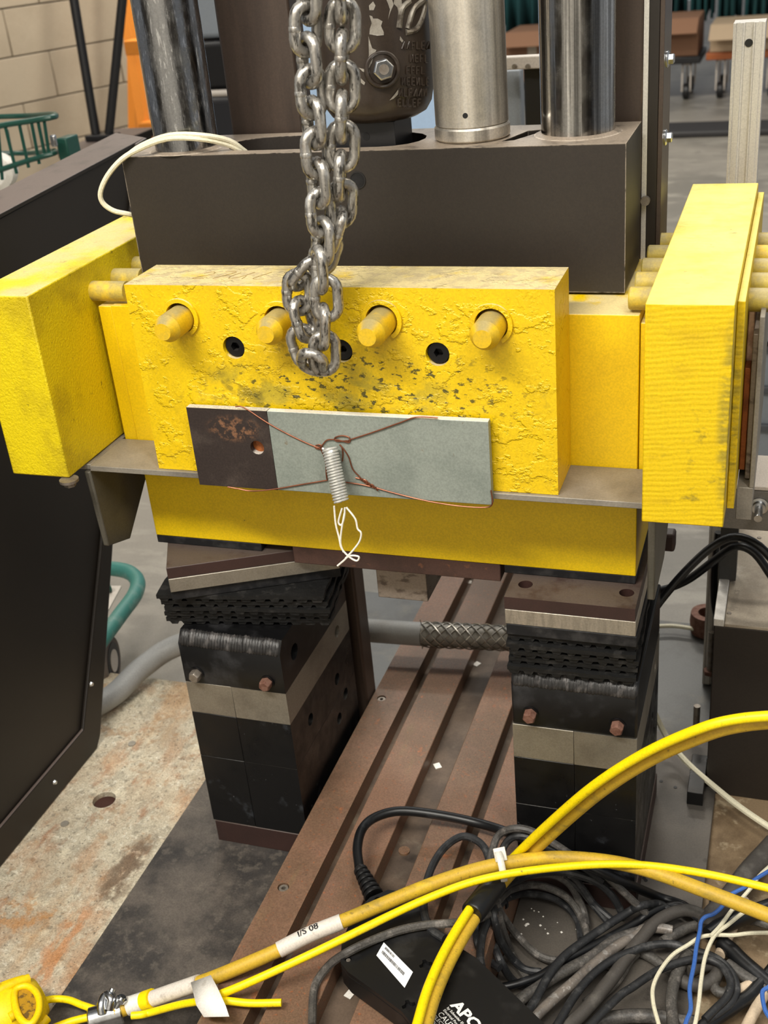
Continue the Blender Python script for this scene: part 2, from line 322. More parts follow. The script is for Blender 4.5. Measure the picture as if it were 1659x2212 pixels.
M_steelplate = mat('blue_grey_steel_floor_plate', (104, 104, 102), 0.45, 0.3, layers=[('noise', (84, 82, 78), 5, 0.4, 0.6, 0.8), ('noise', (128, 122, 110), 12, 0.55, 0.7, 0.5)])
M_cord = mat('black_cable_sheath', (36, 37, 39), 0.5, grain=0.25, layers=[('noise', (84, 84, 84), 60, 0.5, 0.7, 0.6), ('noise', (130, 128, 124), 140, 0.68, 0.72, 0.5)])
M_cordk = mat('deep_black_cable_sheath', (16, 17, 19), 0.38, layers=[('noise', (58, 60, 64), 20, 0.55, 0.7, 0.6)])
M_cordg = mat('scuffed_grey_cable_sheath', (78, 75, 71), 0.52, grain=0.3, layers=[('noise', (134, 128, 122), 60, 0.5, 0.66, 0.6), ('noise', (56, 54, 53), 20, 0.45, 0.6, 0.6)])
M_cordw = mat('worn_silver_cable_sheath', (128, 120, 112), 0.4, 0.2, layers=[('noise', (200, 196, 190), 80, 0.52, 0.62, 0.8), ('noise', (74, 70, 68), 40, 0.45, 0.6, 0.6)])
M_hose = mat('dusty_dark_hose', (72, 68, 64), 0.6, layers=[('noise', (110, 106, 100), 30, 0.5, 0.7, 0.6)])
M_beige = mat('beige_plastic_sleeve', (204, 184, 158), 0.5)
M_white = mat('cream_wire_insulation', (222, 216, 190), 0.5)
M_string = mat('white_thread', (238, 234, 222), 0.6)
M_blue = mat('blue_wire_insulation', (60, 104, 180), 0.45)
M_ycab = mat('dirty_yellow_cable', (200, 164, 46), 0.55, layers=[('noise', (150, 128, 54), 40, 0.5, 0.68, 0.7, (0.4, 1, 1)), ('noise', (226, 190, 40), 20, 0.55, 0.7, 0.7), ('noise', (96, 84, 44), 130, 0.62, 0.70, 0.6)])
M_ybri = mat('bright_yellow_cable', (248, 220, 0), 0.45, layers=[('noise', (200, 168, 20), 90, 0.58, 0.7, 0.5), ('noise', (70, 60, 16), 160, 0.68, 0.72, 0.7)])
M_yplug = mat('yellow_moulded_plastic', (246, 208, 0), 0.5, layers=[('noise', (190, 152, 0), 20, 0.52, 0.7, 0.5)], bumps=[('noise', 160, 0.2, 0.001)])
M_label = mat('white_sleeve_label', (216, 208, 198), 0.55, layers=[('noise', (168, 158, 148), 50, 0.58, 0.68, 0.5)])
M_paper = mat('white_paper_tag', (236, 232, 224), 0.6, layers=[('noise', (200, 192, 178), 40, 0.6, 0.7, 0.5)])
M_sticker = mat('white_gloss_sticker', (240, 241, 243), 0.4)
M_ink = mat('black_print', (28, 28, 30), 0.5)
M_wink = mat('white_print', (226, 226, 222), 0.5)
M_nylon = mat('translucent_nylon', (226, 222, 212), 0.4)
M_boxp = mat('black_moulded_plastic', (17, 17, 18), 0.42, spec=0.4, layers=[('noise', (48, 47, 46), 20, 0.5, 0.7, 0.6)], bumps=[('noise', 300, 0.1, 0.0003)])
M_copper = mat('copper_wire', (134, 82, 58), 0.4, 0.6, layers=[('noise', (84, 48, 34), 60, 0.4, 0.7, 0.6)])
M_cupl = mat('copper_bar', (236, 200, 172), 0.4, 0.3, layers=[('noise', (150, 100, 70), 30, 0.4, 0.6, 0.6)], bumps=[('noise', 60, 0.4, 0.002)])
M_cudk = mat('raw_copper_edge', (160, 92, 46), 0.5, 0.5, layers=[('noise', (110, 60, 30), 60, 0.45, 0.65, 0.7)], bumps=[('noise', 160, 0.5, 0.002)])
M_barpaint = mat('grey_green_painted_steel', (136, 143, 135), 0.5, grain=0.12, layers=[('noise', (116, 124, 117), 18, 0.4, 0.7, 0.7), ('noise', (110, 96, 74), 60, 0.68, 0.73, 0.7), ('dust', (224, 220, 210), 30, 0.1, 0.3, 0.8)], bumps=[('noise', 200, 0.15, 0.0005)])
M_barrust = mat('bare_rusted_bar_end', (52, 43, 40), 0.55, 0.2, grain=0.2, layers=[('noise', (78, 68, 62), 24, 0.5, 0.7, 0.6), ('dust', (216, 212, 202), 30, 0.1, 0.3, 0.8), ('noise', (140, 100, 72), 150, 0.46, 0.62, 0.85, None, ((-0.13, -0.01, 0.078), (0.04, 1, 0.02)))])
M_spring = mat('spring_wire', (226, 226, 222), 0.25, 0.6)
M_conduit = mat('grey_plastic_conduit', (150, 150, 148), 0.5, layers=[('noise', (120, 114, 104), 8, 0.5, 0.7, 0.5)])
M_braid = mat('steel_braid', (168, 162, 152), 0.35, 0.9)
M_braidin = mat('hose_under_braid', (128, 124, 116), 0.5, 0.3)
M_green = mat('dark_green_wire_coating', (22, 70, 58), 0.4)
M_teal = mat('teal_painted_tube', (62, 128, 118), 0.45, layers=[('noise', (120, 150, 140), 30, 0.5, 0.68, 0.6)])
M_tyre = mat('grey_rubber_tyre', (112, 102, 94), 0.7)
M_cloth = mat('teal_cloth', (24, 74, 76), 0.85, layers=[('noise', (14, 44, 48), 6, 0.4, 0.7, 0.7, (1, 1, 0.3))])
M_card = mat('cardboard', (142, 104, 78), 0.8)
M_card2 = mat('pale_carton', (188, 164, 134), 0.8)
M_orange = mat('orange_fibreglass', (226, 138, 44), 0.5)
M_blkmetal = mat('black_painted_metal', (24, 23, 24), 0.45)
M_board = mat('pale_blue_board', (178, 204, 234), 0.35)
M_whitebar = mat('white_painted_bar', (206, 196, 184), 0.5)
M_ply = mat('mottled_grey_sheet', (176, 164, 146), 0.55, 0.2, layers=[('noise', (140, 128, 112), 9, 0.42, 0.62, 0.8), ('noise', (206, 198, 184), 14, 0.55, 0.7, 0.7)])
M_greyblue = mat('blue_grey_painted_metal', (150, 156, 162), 0.45)
M_tape = mat('masking_tape', (196, 186, 168), 0.6)

# ================================================================== setting
ZF, ZB, ZD, ZT = -1.30, -1.25, -1.239, -1.155        # concrete, base plate, bolted-down plates, slotted table
struct('floor', MB().box(-8, 5, -3, 14, ZF - 0.1, ZF), M_floor)

# far masonry wall, block by block
wd = Vector((0.379, 0.925, 0)).normalized(); wn = Vector((wd.y, -wd.x, 0))
w0 = Vector((-2.96, 3.98, 0)) - wd * 2.6
wall = struct('wall_left', MB().add([w0 + wd * a + wn * b + Vector((0, 0, c)) for c in (ZF, 1.6) for (a, b) in ((0, -0.2), (5.3, -0.2), (5.3, -0.004), (0, -0.004))],
        [(0, 1, 2, 3), (4, 5, 6, 7), (0, 1, 5, 4), (1, 2, 6, 5), (2, 3, 7, 6), (3, 0, 4, 7)]), M_mortar)
blk_me = None
bw, bh = 0.40, 0.205
for r in range(9):
    for c in range(13):
        s0 = c * bw + (bw / 2 if r % 2 else 0); z0 = ZF + 0.004 + r * bh
        if z0 > 0.35 or s0 + bw > 5.3: continue
        if blk_me is None:
            o = mkobj('masonry_block', MB().box(0, bw - 0.006, -0.06, 0, 0, bh - 0.006), M_block, (0, 0, 0), 0.002); blk_me = o.data
        else:
            o = bpy.data.objects.new('masonry_block', blk_me); COL.objects.link(o)
            b = o.modifiers.new('bevel', 'BEVEL'); b.width = 0.002
        o.parent = wall
        o.location = w0 + wd * s0 + wn * random.uniform(-0.001, 0.001) + Vector((0, 0, z0)) - ORG[wall.name]
        o.rotation_euler = (0, 0, math.atan2(wd.y, wd.x))
struct('added_front_wall', MB().box(-6, 5, -3.4, -3.2, ZF, 2.6), mat('front_wall_paint', (104, 98, 90), 0.8))  # unseen wall, added as the dark surround in the column reflections
struct('added_reflector_1', MB().box(-2.7, -0.55, -3.2, -3.14, ZF, 1.9).box(-0.45, 1.5, -3.2, -3.14, ZF, 1.9), mat('white_reflector_paint', (232, 228, 220), 0.6))  # unseen white doors, added to give the steel columns bright highlights
# dark duct in the far floor
solo('cable_ramp', MB().box(-1.4, 1.6, 5.75, 6.05, ZF, ZF + 0.035), mat('dark_ramp', (44, 42, 42), 0.6), 'long dark cable ramp lying across the far concrete floor', 'ramp', bevel=0.01)

# machine base: plates on the floor
bp_ = thing('base_plate', 'wide rust-stained steel base plate under the whole machine', 'plate', (0, 0, ZF))
part(bp_, 'plate', MB().prism([(-0.9, -0.9), (-0.15, -0.9), (-0.15, 0.40), (-0.9, 0.40)], [circ(*P(225, 1728, z=ZB).xy, 0.019)], XY, ZF, ZB), M_rusty, 0.002)
part(bp_, 'plate', MB().box(-0.15, 0.95, -0.9, 0.42, ZF, ZB), M_rustyR, 0.002, 'browner right half of the plate')
part(bp_, 'floor_sheet', MB().box(-0.52, 0.95, 0.42, 0.775, ZF, ZB - 0.004), M_steelplate, 0.001, 'blue-grey rear sheet')
hl_ = P(225, 1728, z=ZB); part(bp_, 'hole_liner', MB().frustum((hl_.x, hl_.y, ZF + 0.002), (hl_.x, hl_.y, ZB - 0.009), 0.0189), mat('dark_rust', (60, 30, 20), 0.85))
for (a, b) in ((285, 1607), (140, 1780)):
    c = P(a, b, z=ZB); part(bp_, 'plugged_hole', MB().frustum(c - Vector((0, 0, 0.004)), c + Vector((0, 0, 0.0015)), 0.0075, 0.0065, 16), M_mill)
o = solo('floor_strip_plate', MB().box(-0.369, -0.128, -0.9, 0.275, ZB, ZD), M_dustblk, 'black dusty steel strip plate under the left tower', 'plate', bevel=0.001)
o = thing('floor_strip_plate', 'grey steel strip plate under the right tower and cables', 'plate', (0.3, 0, ZB))
part(o, 'plate', MB().box(0.182, 0.4245, -0.9, 0.42, ZB, ZD), M_greyplate, 0.001)
for (a, b) in ((1428, 1688), (1459, 1701), (1395, 1902), (1391, 1897)):
    c = P(a, b, z=ZD); part(o, 'small_hole', MB().frustum(c + Vector((0, 0, 0.0002)), c + Vector((0, 0, 0.0006)), 0.0028, n=12), M_blkmetal)

# T-slot table: cross-section swept along depth
tt = thing('slotted_table', 'rust-brown machined table with deep lengthwise slots between the towers', 'table', (0.027, 0, ZD))
xs = [(-0.1265, -0.073), (-0.0545, 0.004), (0.050, 0.103), (0.1205, 0.181)]
for i, (a, b) in enumerate(xs):
    holes = []
    if i == 0: holes = [circ(*P(824, 1508, z=ZT).xy, 0.0075), circ(*P(612, 1916, z=ZT).xy, 0.008)]
    part(tt, 'table_rib', MB().prism([(a, -0.9), (b, -0.9), (b, 0.86), (a, 0.86)], holes, XY, ZB, ZT), M_tslot, 0.0012)
for i in range(3):
    part(tt, 'slot_floor', MB().box(xs[i][1] - 0.001, xs[i + 1][0] + 0.001, -0.9, 0.86, ZB, ZT - 0.028), M_tdark)
for (a, b) in ((824, 1508), (612, 1916)):
    c = P(a, b, z=ZT); part(tt, 'table_screw', MB().lathe(c - Vector((0, 0, 0.02)), c - Vector((0, 0, 0.002)), [(0.0065, 0), (0.0065, 1), (0.003, 1), (0.003, 0.6)], 16), M_bolt)
for (a, b) in ((873, 1837), ):
    c = P(a, b, z=ZT); part(tt, 'plug', MB().frustum(c - Vector((0, 0, 0.003)), c + Vector((0, 0, 0.0004)), 0.0078, n=18), M_tslot)
# white chips of debris on the table
for k, (a, b) in enumerate(((1027, 1398), (1030, 1435), (945, 1655), (1012, 1258), (756, 2148))):
    c = P(a, b, z=ZT - 0.028 if k < 4 else ZT - 0.0275); mm = Matrix.Translation(c) @ Matrix.Rotation(k * 1.1, 4, 'Z')
    solo('paper_scrap', MB().box(-0.006, 0.006, -0.005, 0.005, 0, 0.0012, mm), M_paper,
         ['white scrap in the slot under the braided hose', 'white scrap lying in the slot just in front of the braided hose shadow', 'white scrap low in the middle slot', 'pale scrap in the slot under the hanging steel block', 'pale scrap at the bottom left of the table beside the power strip'][k], 'scrap')

# ================================================================== towers
def tower(side, x0, x1):
    xm = (x0 + x1) / 2 + (-0.006 if side == 'left' else 0.0)
    y0, y1 = 0.025, 0.27
    where = side + ' tower'
    solo('steel_shoe', MB().box(x0 + 0.003, x1 + 0.002, y0 - 0.001, y1, ZD, -1.2005), M_brownpl, 'brown painted steel shoe at the foot of the ' + where, 'plate', bevel=0.001)
    for (za, zb_, lv) in ((-1.2, -1.0770, 'lower'), (-1.0762, -0.998, 'upper')):
        for (xa, xb, lr) in ((x0, xm - 0.0003, 'left'), (xm + 0.0003, x1, 'right')):
            hs = []
            inner = (lr == 'right')
            if inner:
                for (hy, hz) in (((0.09, 0.5), (0.2, 0.42)) if lv == 'upper' else ((0.19, 0.72), (0.225, 0.9))):
                    hs.append(circ(hy, za + (zb_ - za) * hz, 0.0095, 18))
            o = thing('steel_block', '%s black steel block on the %s of the %s' % (lv, lr, where), 'block', ((xa + xb) / 2, (y0 + y1) / 2, za))
            part(o, 'body', MB().prism([(y0, za), (y1, za), (y1, zb_), (y0, zb_)], hs, YZ, xa, xb), M_black, 0.0008)
            for h in hs:
                cy_ = sum(p[0] for p in h) / len(h); cz_ = sum(p[1] for p in h) / len(h)
                part(o, 'bore', MB().frustum((xa + 0.004, cy_, cz_), (xb - 0.02, cy_, cz_), 0.0097, n=18), M_aludull)
    for (xa, xb, lr) in ((x0, xm - 0.0003, 'left'), (xm + 0.0003, x1, 'right')):
        hs = [circ(0.222, -0.971, 0.0095, 18)] if lr == 'right' else []
        o = thing('aluminium_bar', '%s dull aluminium bar in the %s above the black blocks' % (lr, where), 'bar', ((xa + xb) / 2, 0.15, -0.9975))
        part(o, 'body', MB().prism([(y0, -0.9975), (y1, -0.9975), (y1, -0.9448), (y0, -0.9448)], hs, YZ, xa, xb), M_aludull, 0.0006)
        if hs: part(o, 'bore', MB().frustum((xa + 0.004, 0.222, -0.971), (xb - 0.02, 0.222, -0.971), 0.0097, n=18), M_mill)
    # welded black box
    o = thing('welded_block', 'black welded steel block with two front bolts in the ' + where, 'block', ((x0 + x1) / 2, 0.15, -0.9445))
    zt = -0.8645
    hs = [circ(0.07, -0.905, 0.012, 18), ] if side == 'left' else []
    part(o, 'body', MB().prism([(y0, -0.9445), (y1, -0.9445), (y1, zt), (y0 + 0.012, zt), (y0, zt - 0.016)], hs, YZ, x0, x1), M_weldblk, 0.003)
    w = MB(); n = 34
    for k in range(n):                                             # overlapping ripples of the weld
        xx = x0 + 0.006 + (x1 - x0 - 0.012) * k / (n - 1)
        prof = [(0.0135 * math.cos(a), 0.0035 * math.sin(a)) for a in (0,)]
        M_ = Matrix.Translation((xx, y0 + 0.0065, zt - 0.009 + random.uniform(-.0008, .0008))) @ Matrix.Rotation(math.radians(53), 4, 'X')
        bm_v = []; bm_f = []; nu, nv = 6, 10
        for i in range(nu + 1):
            for j in range(nv):
                th = PI * i / nu; ph = 2 * PI * j / nv
                bm_v.append(M_ @ Vector((0.0062 * math.sin(th) * math.cos(ph), 0.0122 * math.cos(th), 0.0042 * math.sin(th) * math.sin(ph))))
        for i in range(nu):
            for j in range(nv):
                bm_f.append((i * nv + j, i * nv + (j + 1) % nv, (i + 1) * nv + (j + 1) % nv, (i + 1) * nv + j))
        w.add(bm_v, bm_f)
    part(o, 'weld_bead', w, M_weld)
    if side == 'left':
        bolts = [((418, 1465), M_bolt, 'grey bolt'), ((570, 1484), M_rustbolt, 'rusty bolt')]
    else:
        bolts = [((1142, 1553), M_rustbolt, None), ((1331, 1579), M_rustbolt, None)]
    for (pp, mt, lb) in bolts:
        c = P(*pp, y=y0 - 0.012)
        c.y = y0
        b_ = part(o, 'front_bolt', MB().lathe(c, c + Vector((0, -0.0135, 0)), [(0.0088, 0), (0.0088, 0.8), (0.0072, 1.0)], 6, 0.3), mt, 0.0006, lb)
        part(b_, 'washer', MB().frustum(c + Vector((0, -0.0005, 0)), c + Vector((0, -0.0018, 0)), 0.0105, n=20), M_weldblk)
tower('left', -0.2895, -0.1365)
tower('right', 0.1795, 0.3372)

# ------- loose plates and rubber mats on top of each tower
def mat_sheet(name, c, w, d, t, ang, z, label, seed, ribs=11):
    """one rubber mat: thin slab, saw-tooth ribs under it, slightly uneven edges"""
    random.seed(seed)
    R_ = Matrix.Translation(Vector((c[0], c[1], z))) @ Matrix.Rotation(math.radians(ang), 4, 'Z')
    root = thing(name, label, 'mat', (c[0], c[1], z), 'rubber mats stacked in the towers')
    n = 14; top = MB(); out = []
    for k in range(n): out.append((w * k / n, random.uniform(-.0012, .0012)))
    for k in range(n): out.append((w + random.uniform(-.0012, .0012), d * k / n))
    for k in range(n): out.append((w - w * k / n, d + random.uniform(-.0012, .0012)))
    for k in range(n): out.append((random.uniform(-.0012, .0012), d - d * k / n))
    part(root, 'sheet', top.prism(out, [], lambda a, b, e: R_ @ Vector((a, b, e)), t * 0.45, t * 0.98), M_rubber)
    rb = MB(); ph_ = random.uniform(-0.05, 0.06)
    for k in range(ribs):
        g_ = random.uniform(0.05, 0.22); xa = w * (k + g_ + ph_) / ribs; xb = min(w * 0.998, w * (k + 0.93 + ph_) / ribs)
        if k == ribs - 1: xb = w * 0.996
        v = [(xa, 0.0012, t * 0.46), (xb, 0.0012, t * 0.46), (xb - 0.003, 0.0012, 0), (xa + 0.003, 0.0012, 0)]
        v += [(a, d - 0.001, e) for (a, b, e) in v]
        rb.add([R_ @ Vector(p) for p in v], [(0, 1, 2, 3), (7, 6, 5, 4), (0, 4, 5, 1), (1, 5, 6, 2), (2, 6, 7, 3), (3, 7, 4, 0)])
    part(root, 'ribs', rb, M_rubber, stuff=True)
zt = -0.8635; order = ['bottom', 'second', 'third', 'fourth', 'top']
for k in range(5):
    th = 0.0112
    mat_sheet('rubber_mat', (0.1782 + 0.0015 * ((k * 7) % 3 - 1), 0.0240 + 0.0026 * ((k * 5) % 3 - 1)), 0.157, 0.24, th, 1.5, zt + k * 0.0113, '%s ribbed black rubber mat of the five in the right tower' % order[k], 20 + k, 9)
LM = [(-0.3125, 0.043, 9.6), (-0.3115, 0.040, 9.2), (-0.3075, 0.036, 8.6), (-0.3090, 0.034, 9.4), (-0.3120, 0.0295, 9.3)]
for k, (a, b, g) in enumerate(LM):
    mat_sheet('rubber_mat', (a, b), 0.234, 0.19, 0.0112, g, zt + k * 0.0113, '%s ribbed black rubber mat of the five crooked ones in the left tower' % order[k], 40 + k, 12)
# right: thin pad, aluminium, brown plate, pad under the beam
solo('rubber_pad', MB().box(0.1775, 0.335, 0.024, 0.265, -0.807, -0.7918), M_pad, 'smooth black pad on the ribbed mats of the right tower', 'pad', bevel=0.001)
solo('aluminium_plate', MB().box(0.1765, 0.3335, 0.0245, 0.265, -0.7916, -0.7712), M_alu, 'saw-marked aluminium plate near the top of the right tower', 'plate', bevel=0.0006)
o = thing('brown_plate', 'brown painted steel plate with corner holes topping the right tower', 'plate', (0.255, 0.14, -0.771))
hl = [circ(0.1955, 0.058, 0.009, 18), circ(0.318, 0.06, 0.009, 18)]
part(o, 'body', MB().prism([(0.176, 0.0255), (0.3325, 0.0255), (0.3325, 0.265), (0.176, 0.265)], hl, XY, -0.771, -0.754), M_brownpl, 0.001)
solo('rubber_pad', MB().box(0.164, 0.3255, 0.0805, 0.28, -0.7538, -0.7425), M_pad, 'black pad squeezed between yellow beam and right tower', 'pad', bevel=0.001)
# left: rotated stack
def rot_plate(name, z0, z1, mt, label, cat, c, w, d, ang, bev=0.0008):
    R_ = Matrix.Translation(Vector((c[0], c[1], 0))) @ Matrix.Rotation(math.radians(ang), 4, 'Z')
    return solo(name, MB().box(0, w, 0, d, z0, z1, R_), mt, label, cat, bevel=bev)
rot_plate('rubber_pad', -0.8068, -0.7918, M_pad, 'smooth black pad turned askew on the left tower mats', 'pad', (-0.2815, 0.0195), 0.23, 0.145, 25.8)
rot_plate('aluminium_plate', -0.7916, -0.7712, M_aludull, 'aluminium plate turned askew near the top of the left tower', 'plate', (-0.2790, 0.0155), 0.229, 0.145, 25.8)
rot_plate('brown_plate', -0.771, -0.7545, M_brownpl, 'brown steel plate turned askew on top of the left tower', 'plate', (-0.2795, 0.0165), 0.227, 0.145, 25.8)
solo('rubber_pad', MB().box(-0.3255, -0.168, 0.0805, 0.26, -0.7543, -0.7428), M_pad, 'black pad squeezed between yellow beam and left tower', 'pad', bevel=0.001)
# steel hung under the middle of the beam
solo('hanging_plate', MB().box(-0.1232, 0.1585, 0.0815, 0.26, -0.768, -0.7428), M_rustpl, 'rust-brown steel plate fixed under the middle of the yellow beam', 'plate', bevel=0.0012)
solo('striker_block', MB().box(-0.0235, 0.047, 0.12, 0.235, -0.8345, -0.7683), M_worn, 'worn bare steel block hanging below the brown plate', 'block', bevel=0.0012)

# ================================================================== yellow beam, front plate, end blocks
ym = thing('yellow_beam', 'long smooth yellow steel beam resting on both towers', 'beam', (0, 0.2, -0.7425))
part(ym, 'body', MB().box(-0.3255, 0.3260, 0.08, 0.33, -0.7425, -0.4152), M_yel, 0.0012)
part(ym, 'end_strip', MB().box(-0.3445, -0.3258, 0.0815, 0.33, -0.622, -0.4165), M_yel, 0.001)
part(ym, 'end_strip', MB().box(0.3266, 0.3385, 0.0835, 0.33, -0.622, -0.4250), M_yel, 0.001)

ZPt, ZPb = -0.3626, -0.5975
fp = thing('front_plate', 'thick yellow front plate with flaking paint, four pins and socket screws', 'plate', (0, 0.042, ZPb))
pins = [(-0.1833, -0.4008, 0.046), (-0.0596, -0.4021, 0.042), (0.0611, -0.3990, 0.051), (0.1826, -0.4010, 0.042)]
socks = [(-0.1219, -0.4355), (0.0095, -0.4356), (0.1210, -0.4360)]
holes = [circ(x, z, 0.0180, 28) for x, z, d in pins] + [circ(x, z, 0.0135, 24) for x, z in socks]
part(fp, 'body', MB().prism([(-0.2502, ZPb), (0.2496, ZPb), (0.2500, ZPt), (-0.2500, ZPt)], holes, XZ, 0.0, 0.0795), M_plate, 0.0012)
for (x, z, d) in pins:
    p_ = part(fp, 'pin', MB().lathe((x, 0.03, z - 0.0015), (x, -d, z - 0.0015), [(0.0160, 0), (0.0160, 0.60), (0.0160, 0.845), (0.0098, 1.0)], 36), M_pin, sharp=20)
    ring = []
    for k in range(25):                                            # retaining ring, open at the lower left
        q = math.radians(-60 + 250 * k / 24); ring.append((x + 0.0232 * math.cos(q), z + 0.0232 * math.sin(q)))
    for k in range(25):
        q = math.radians(190 - 250 * k / 24); ring.append((x + 0.0180 * math.cos(q), z + 0.0180 * math.sin(q)))
    part(p_, 'retaining_ring', MB().prism(ring, [], XZ, -0.0032, 0.0), M_plate, 0.0006)
for (x, z) in socks:
    hx = circ(x, z, 0.0055, 6)
    s_ = part(fp, 'socket_screw', MB().prism(circ(x, z, 0.0118, 28), [hx], XZ, 0.0040, 0.016), M_black, 0.0, 'black socket screw', sharp=20)
    part(s_, 'socket_bottom', MB().frustum((x, 0.0162, z), (x, 0.030, z), 0.0118, n=24), M_blkmetal)
# scratched figures on the top of the plate
def strokes(parent, name, lines, org, u, v, h, r, mt):
    w = MB()
    for l in lines: w.tube([Vector(org) + Vector(u) * (a * h) + Vector(v) * (b * h) for a, b in l], r, 5, smooth=len(l) > 2, step=3)
    return part(parent, name, w, mt)
figs = [[(0, .75), (.25, 1), (.5, .7), (.05, 0), (.6, 0)], [(.85, 1), (1.4, 1), (1.05, 0)], [(1.7, .9), (1.65, .3), (1.9, 0), (2.2, .4), (2.3, 1)], [(2.35, .4), (2.45, 0)], [(3.1, 1), (2.95, .05), (3.5, 0.0)]]
strokes(fp, 'scratched_figures', figs, (-0.176, 0.026, ZPt + 0.0001), (1, 0, 0), (0.35, 1, 0), 0.026, 0.0004, mat('scratch_mark', (140, 112, 50), 0.6))

rbk = thing('end_block', 'tall yellow end block with saw-cut face at the right of the beam', 'block', (0.387, 0.2, -0.5975))
part(rbk, 'body', MB().box(0.3466, 0.4292, -0.048, 0.452, -0.5975, -0.3602), M_sawn, 0.0012)
part(rbk, 'cover_strip', MB().box(0.4296, 0.437, 0.0, 0.452, -0.60, -0.372), M_sawn, 0.0008, 'thin yellow side strip')
c = P(1502, 1137, z=-0.6015); part(rbk, 'washer', MB().frustum(c + Vector((0, 0.02, 0)), c + Vector((0, 0.02, 0.0035)), 0.014, n=20), M_bolt)
lbk = thing('end_block', 'yellow end block with rough cast inner side at the left of the beam', 'block', (-0.395, 0.2, -0.5975))
part(lbk, 'body', MB().box(-0.4360, -0.3535, -0.0425, 0.40, -0.5975, -0.3640), M_rough, 0.002)
c = P(150, 1040, z=-0.6015)
w_ = part(lbk, 'washer', MB().frustum(c, c + Vector((0, 0, 0.0035)), 0.012, n=20), M_bolt); part(w_, 'bolt_head', MB().frustum(c - Vector((0, 0, 0.006)), c, 0.0075, n=6), M_bolt)
nm = ['nearest', 'second', 'third', 'fourth', 'farthest']
for side in (1, -1):
    for k in range(5):
        y = 0.0925 + 0.0548 * k; x0 = 0.313 * side
        if side < 0 and k == 0: x0 = -0.305
        x1 = side * (0.56 if side > 0 else 0.37)
        solo('clamp_rod', MB().lathe((x0, y, -0.4003), (x1, y, -0.4003), [(0.0112, 0), (0.0125, 0.006), (0.0125, 1)], 24), M_rod,
             '%s dusty yellow rod through the %s end block, counted from the front' % (nm[k], 'right' if side > 0 else 'left'), 'rod', 'rods through the end blocks')
# steel shelf and brackets
sh = thing('shelf_plate', 'grey steel shelf plate under the yellow front plate', 'shelf', (0, 0.035, -0.606))
part(sh, 'plate', MB().box(-0.3475, 0.3455, -0.0048, 0.0795, -0.6055, -0.5980), M_mill, 0.0008)
M_brkt = mat('dull_bracket_steel', (98, 94, 84), 0.5, 0.4, layers=[('noise', (78, 76, 68), 14, 0.42, 0.7, 0.7)], bumps=[('noise', 200, 0.1, 0.0004)])
def bracket(xa, xb, label):
    o = thing('angle_bracket', label, 'bracket', ((xa + xb) / 2, 0.1, -0.71))
    pr = [(-0.006, -0.6065), (0.3, -0.6065), (0.16, -0.640), (0.052, -0.735), (0.0, -0.718)] if xb < 0 else [(-0.006, -0.6065), (0.24, -0.6065), (0.225, -0.64), (0.10, -0.724), (0.0, -0.724)]
    part(o, 'upright', MB().prism(pr, [], YZ, xa, xb), M_brkt, 0.002)
    part(o, 'flange', MB().box(xa - (0.04 if xb < 0 else 0.0), xb + (0.0 if xb < 0 else 0.045), 0.0, 0.24, -0.6062, -0.5985), M_mill, 0.001)
bracket(-0.3570, -0.3485, 'grey steel angle bracket under the left end block')
bracket(0.3485, 0.3570, 'grey steel angle bracket with reddish edge under the right end block')

# ------- test bar wired to the plate, spring, thread
br = thing('test_bar', 'flat grey-green steel bar with a bare rusty end across the yellow plate', 'bar', (0, -0.009, -0.6085))
BF = -0.0150
part(br, 'painted_length', MB().box(-0.0845, 0.1775, BF, -0.0052, -0.6083, -0.5062), M_barpaint, 0.0008)
part(br, 'bare_end', MB().prism([(-0.1885, -0.6083), (-0.0847, -0.6083), (-0.0847, -0.5062), (-0.1885, -0.5062)], [circ(-0.1035, -0.5535, 0.0088, 20)], XZ, BF, -0.0052), M_barrust, 0.0008, 'bare rusty end with a hole')
part(br, 'hole_back', MB().frustum((-0.1035, -0.0072, -0.5535), (-0.1035, -0.0053, -0.5535), 0.0087, n=20), M_cudk)
def q(pts, y):      # crop points of the wire (photo window 380,840 at 2.37) on plane y, y may be a list
    out = []
    for i, (a, b) in enumerate(pts): out.append(P(380 + a / 2.37, 840 + b / 2.37, y=y[i] if isinstance(y, (list, tuple)) else y))
    return out
cw = thing('copper_wire', 'thin copper wire twisted round the spring and the grey bar', 'wire', (0, -0.018, -0.6085))
YW = BF - 0.0012
segs = [[(305, 90), (350, 97), (470, 175), (600, 245), (715, 296), (745, 292), (775, 262), (830, 262), (885, 275), (888, 250), (850, 240), (815, 250), (822, 268), (885, 266)],
        [(885, 262), (1000, 225), (1150, 172), (1230, 145), (1340, 148)],
        [(715, 290), (738, 286), (748, 300), (730, 308), (712, 300), (740, 308), (765, 370), (770, 440), (775, 468)], [(775, 468), (640, 490), (500, 514), (390, 523), (320, 512), (265, 502)],
        [(838, 285), (860, 310), (885, 350), (905, 410), (940, 450), (975, 485), (1030, 508), (1150, 542), (1300, 577), (1450, 600), (1580, 607), (1620, 588), (1613, 520)],
        [(870, 478), (960, 492), (1025, 508)], [(850, 300), (855, 335), (852, 370)], [(920, 455), (950, 462), (975, 470), (990, 490), (1005, 490), (1020, 506)]]
for s_ in segs: part(cw, 'strand', MB().tube(q(s_, YW), 0.00085, 6, step=5), M_copper)
tw = MB(); a_ = q([(940, 455), (1035, 515)], YW - 0.0003)
tw.tube([a_[0].lerp(a_[1], i / 40) + Vector((0, -abs(math.sin(i * .9)) * .001, math.cos(i * 0.9) * 0.0016)) for i in range(41)], 0.0008, 6, smooth=False)
part(cw, 'twist', tw, M_copper)
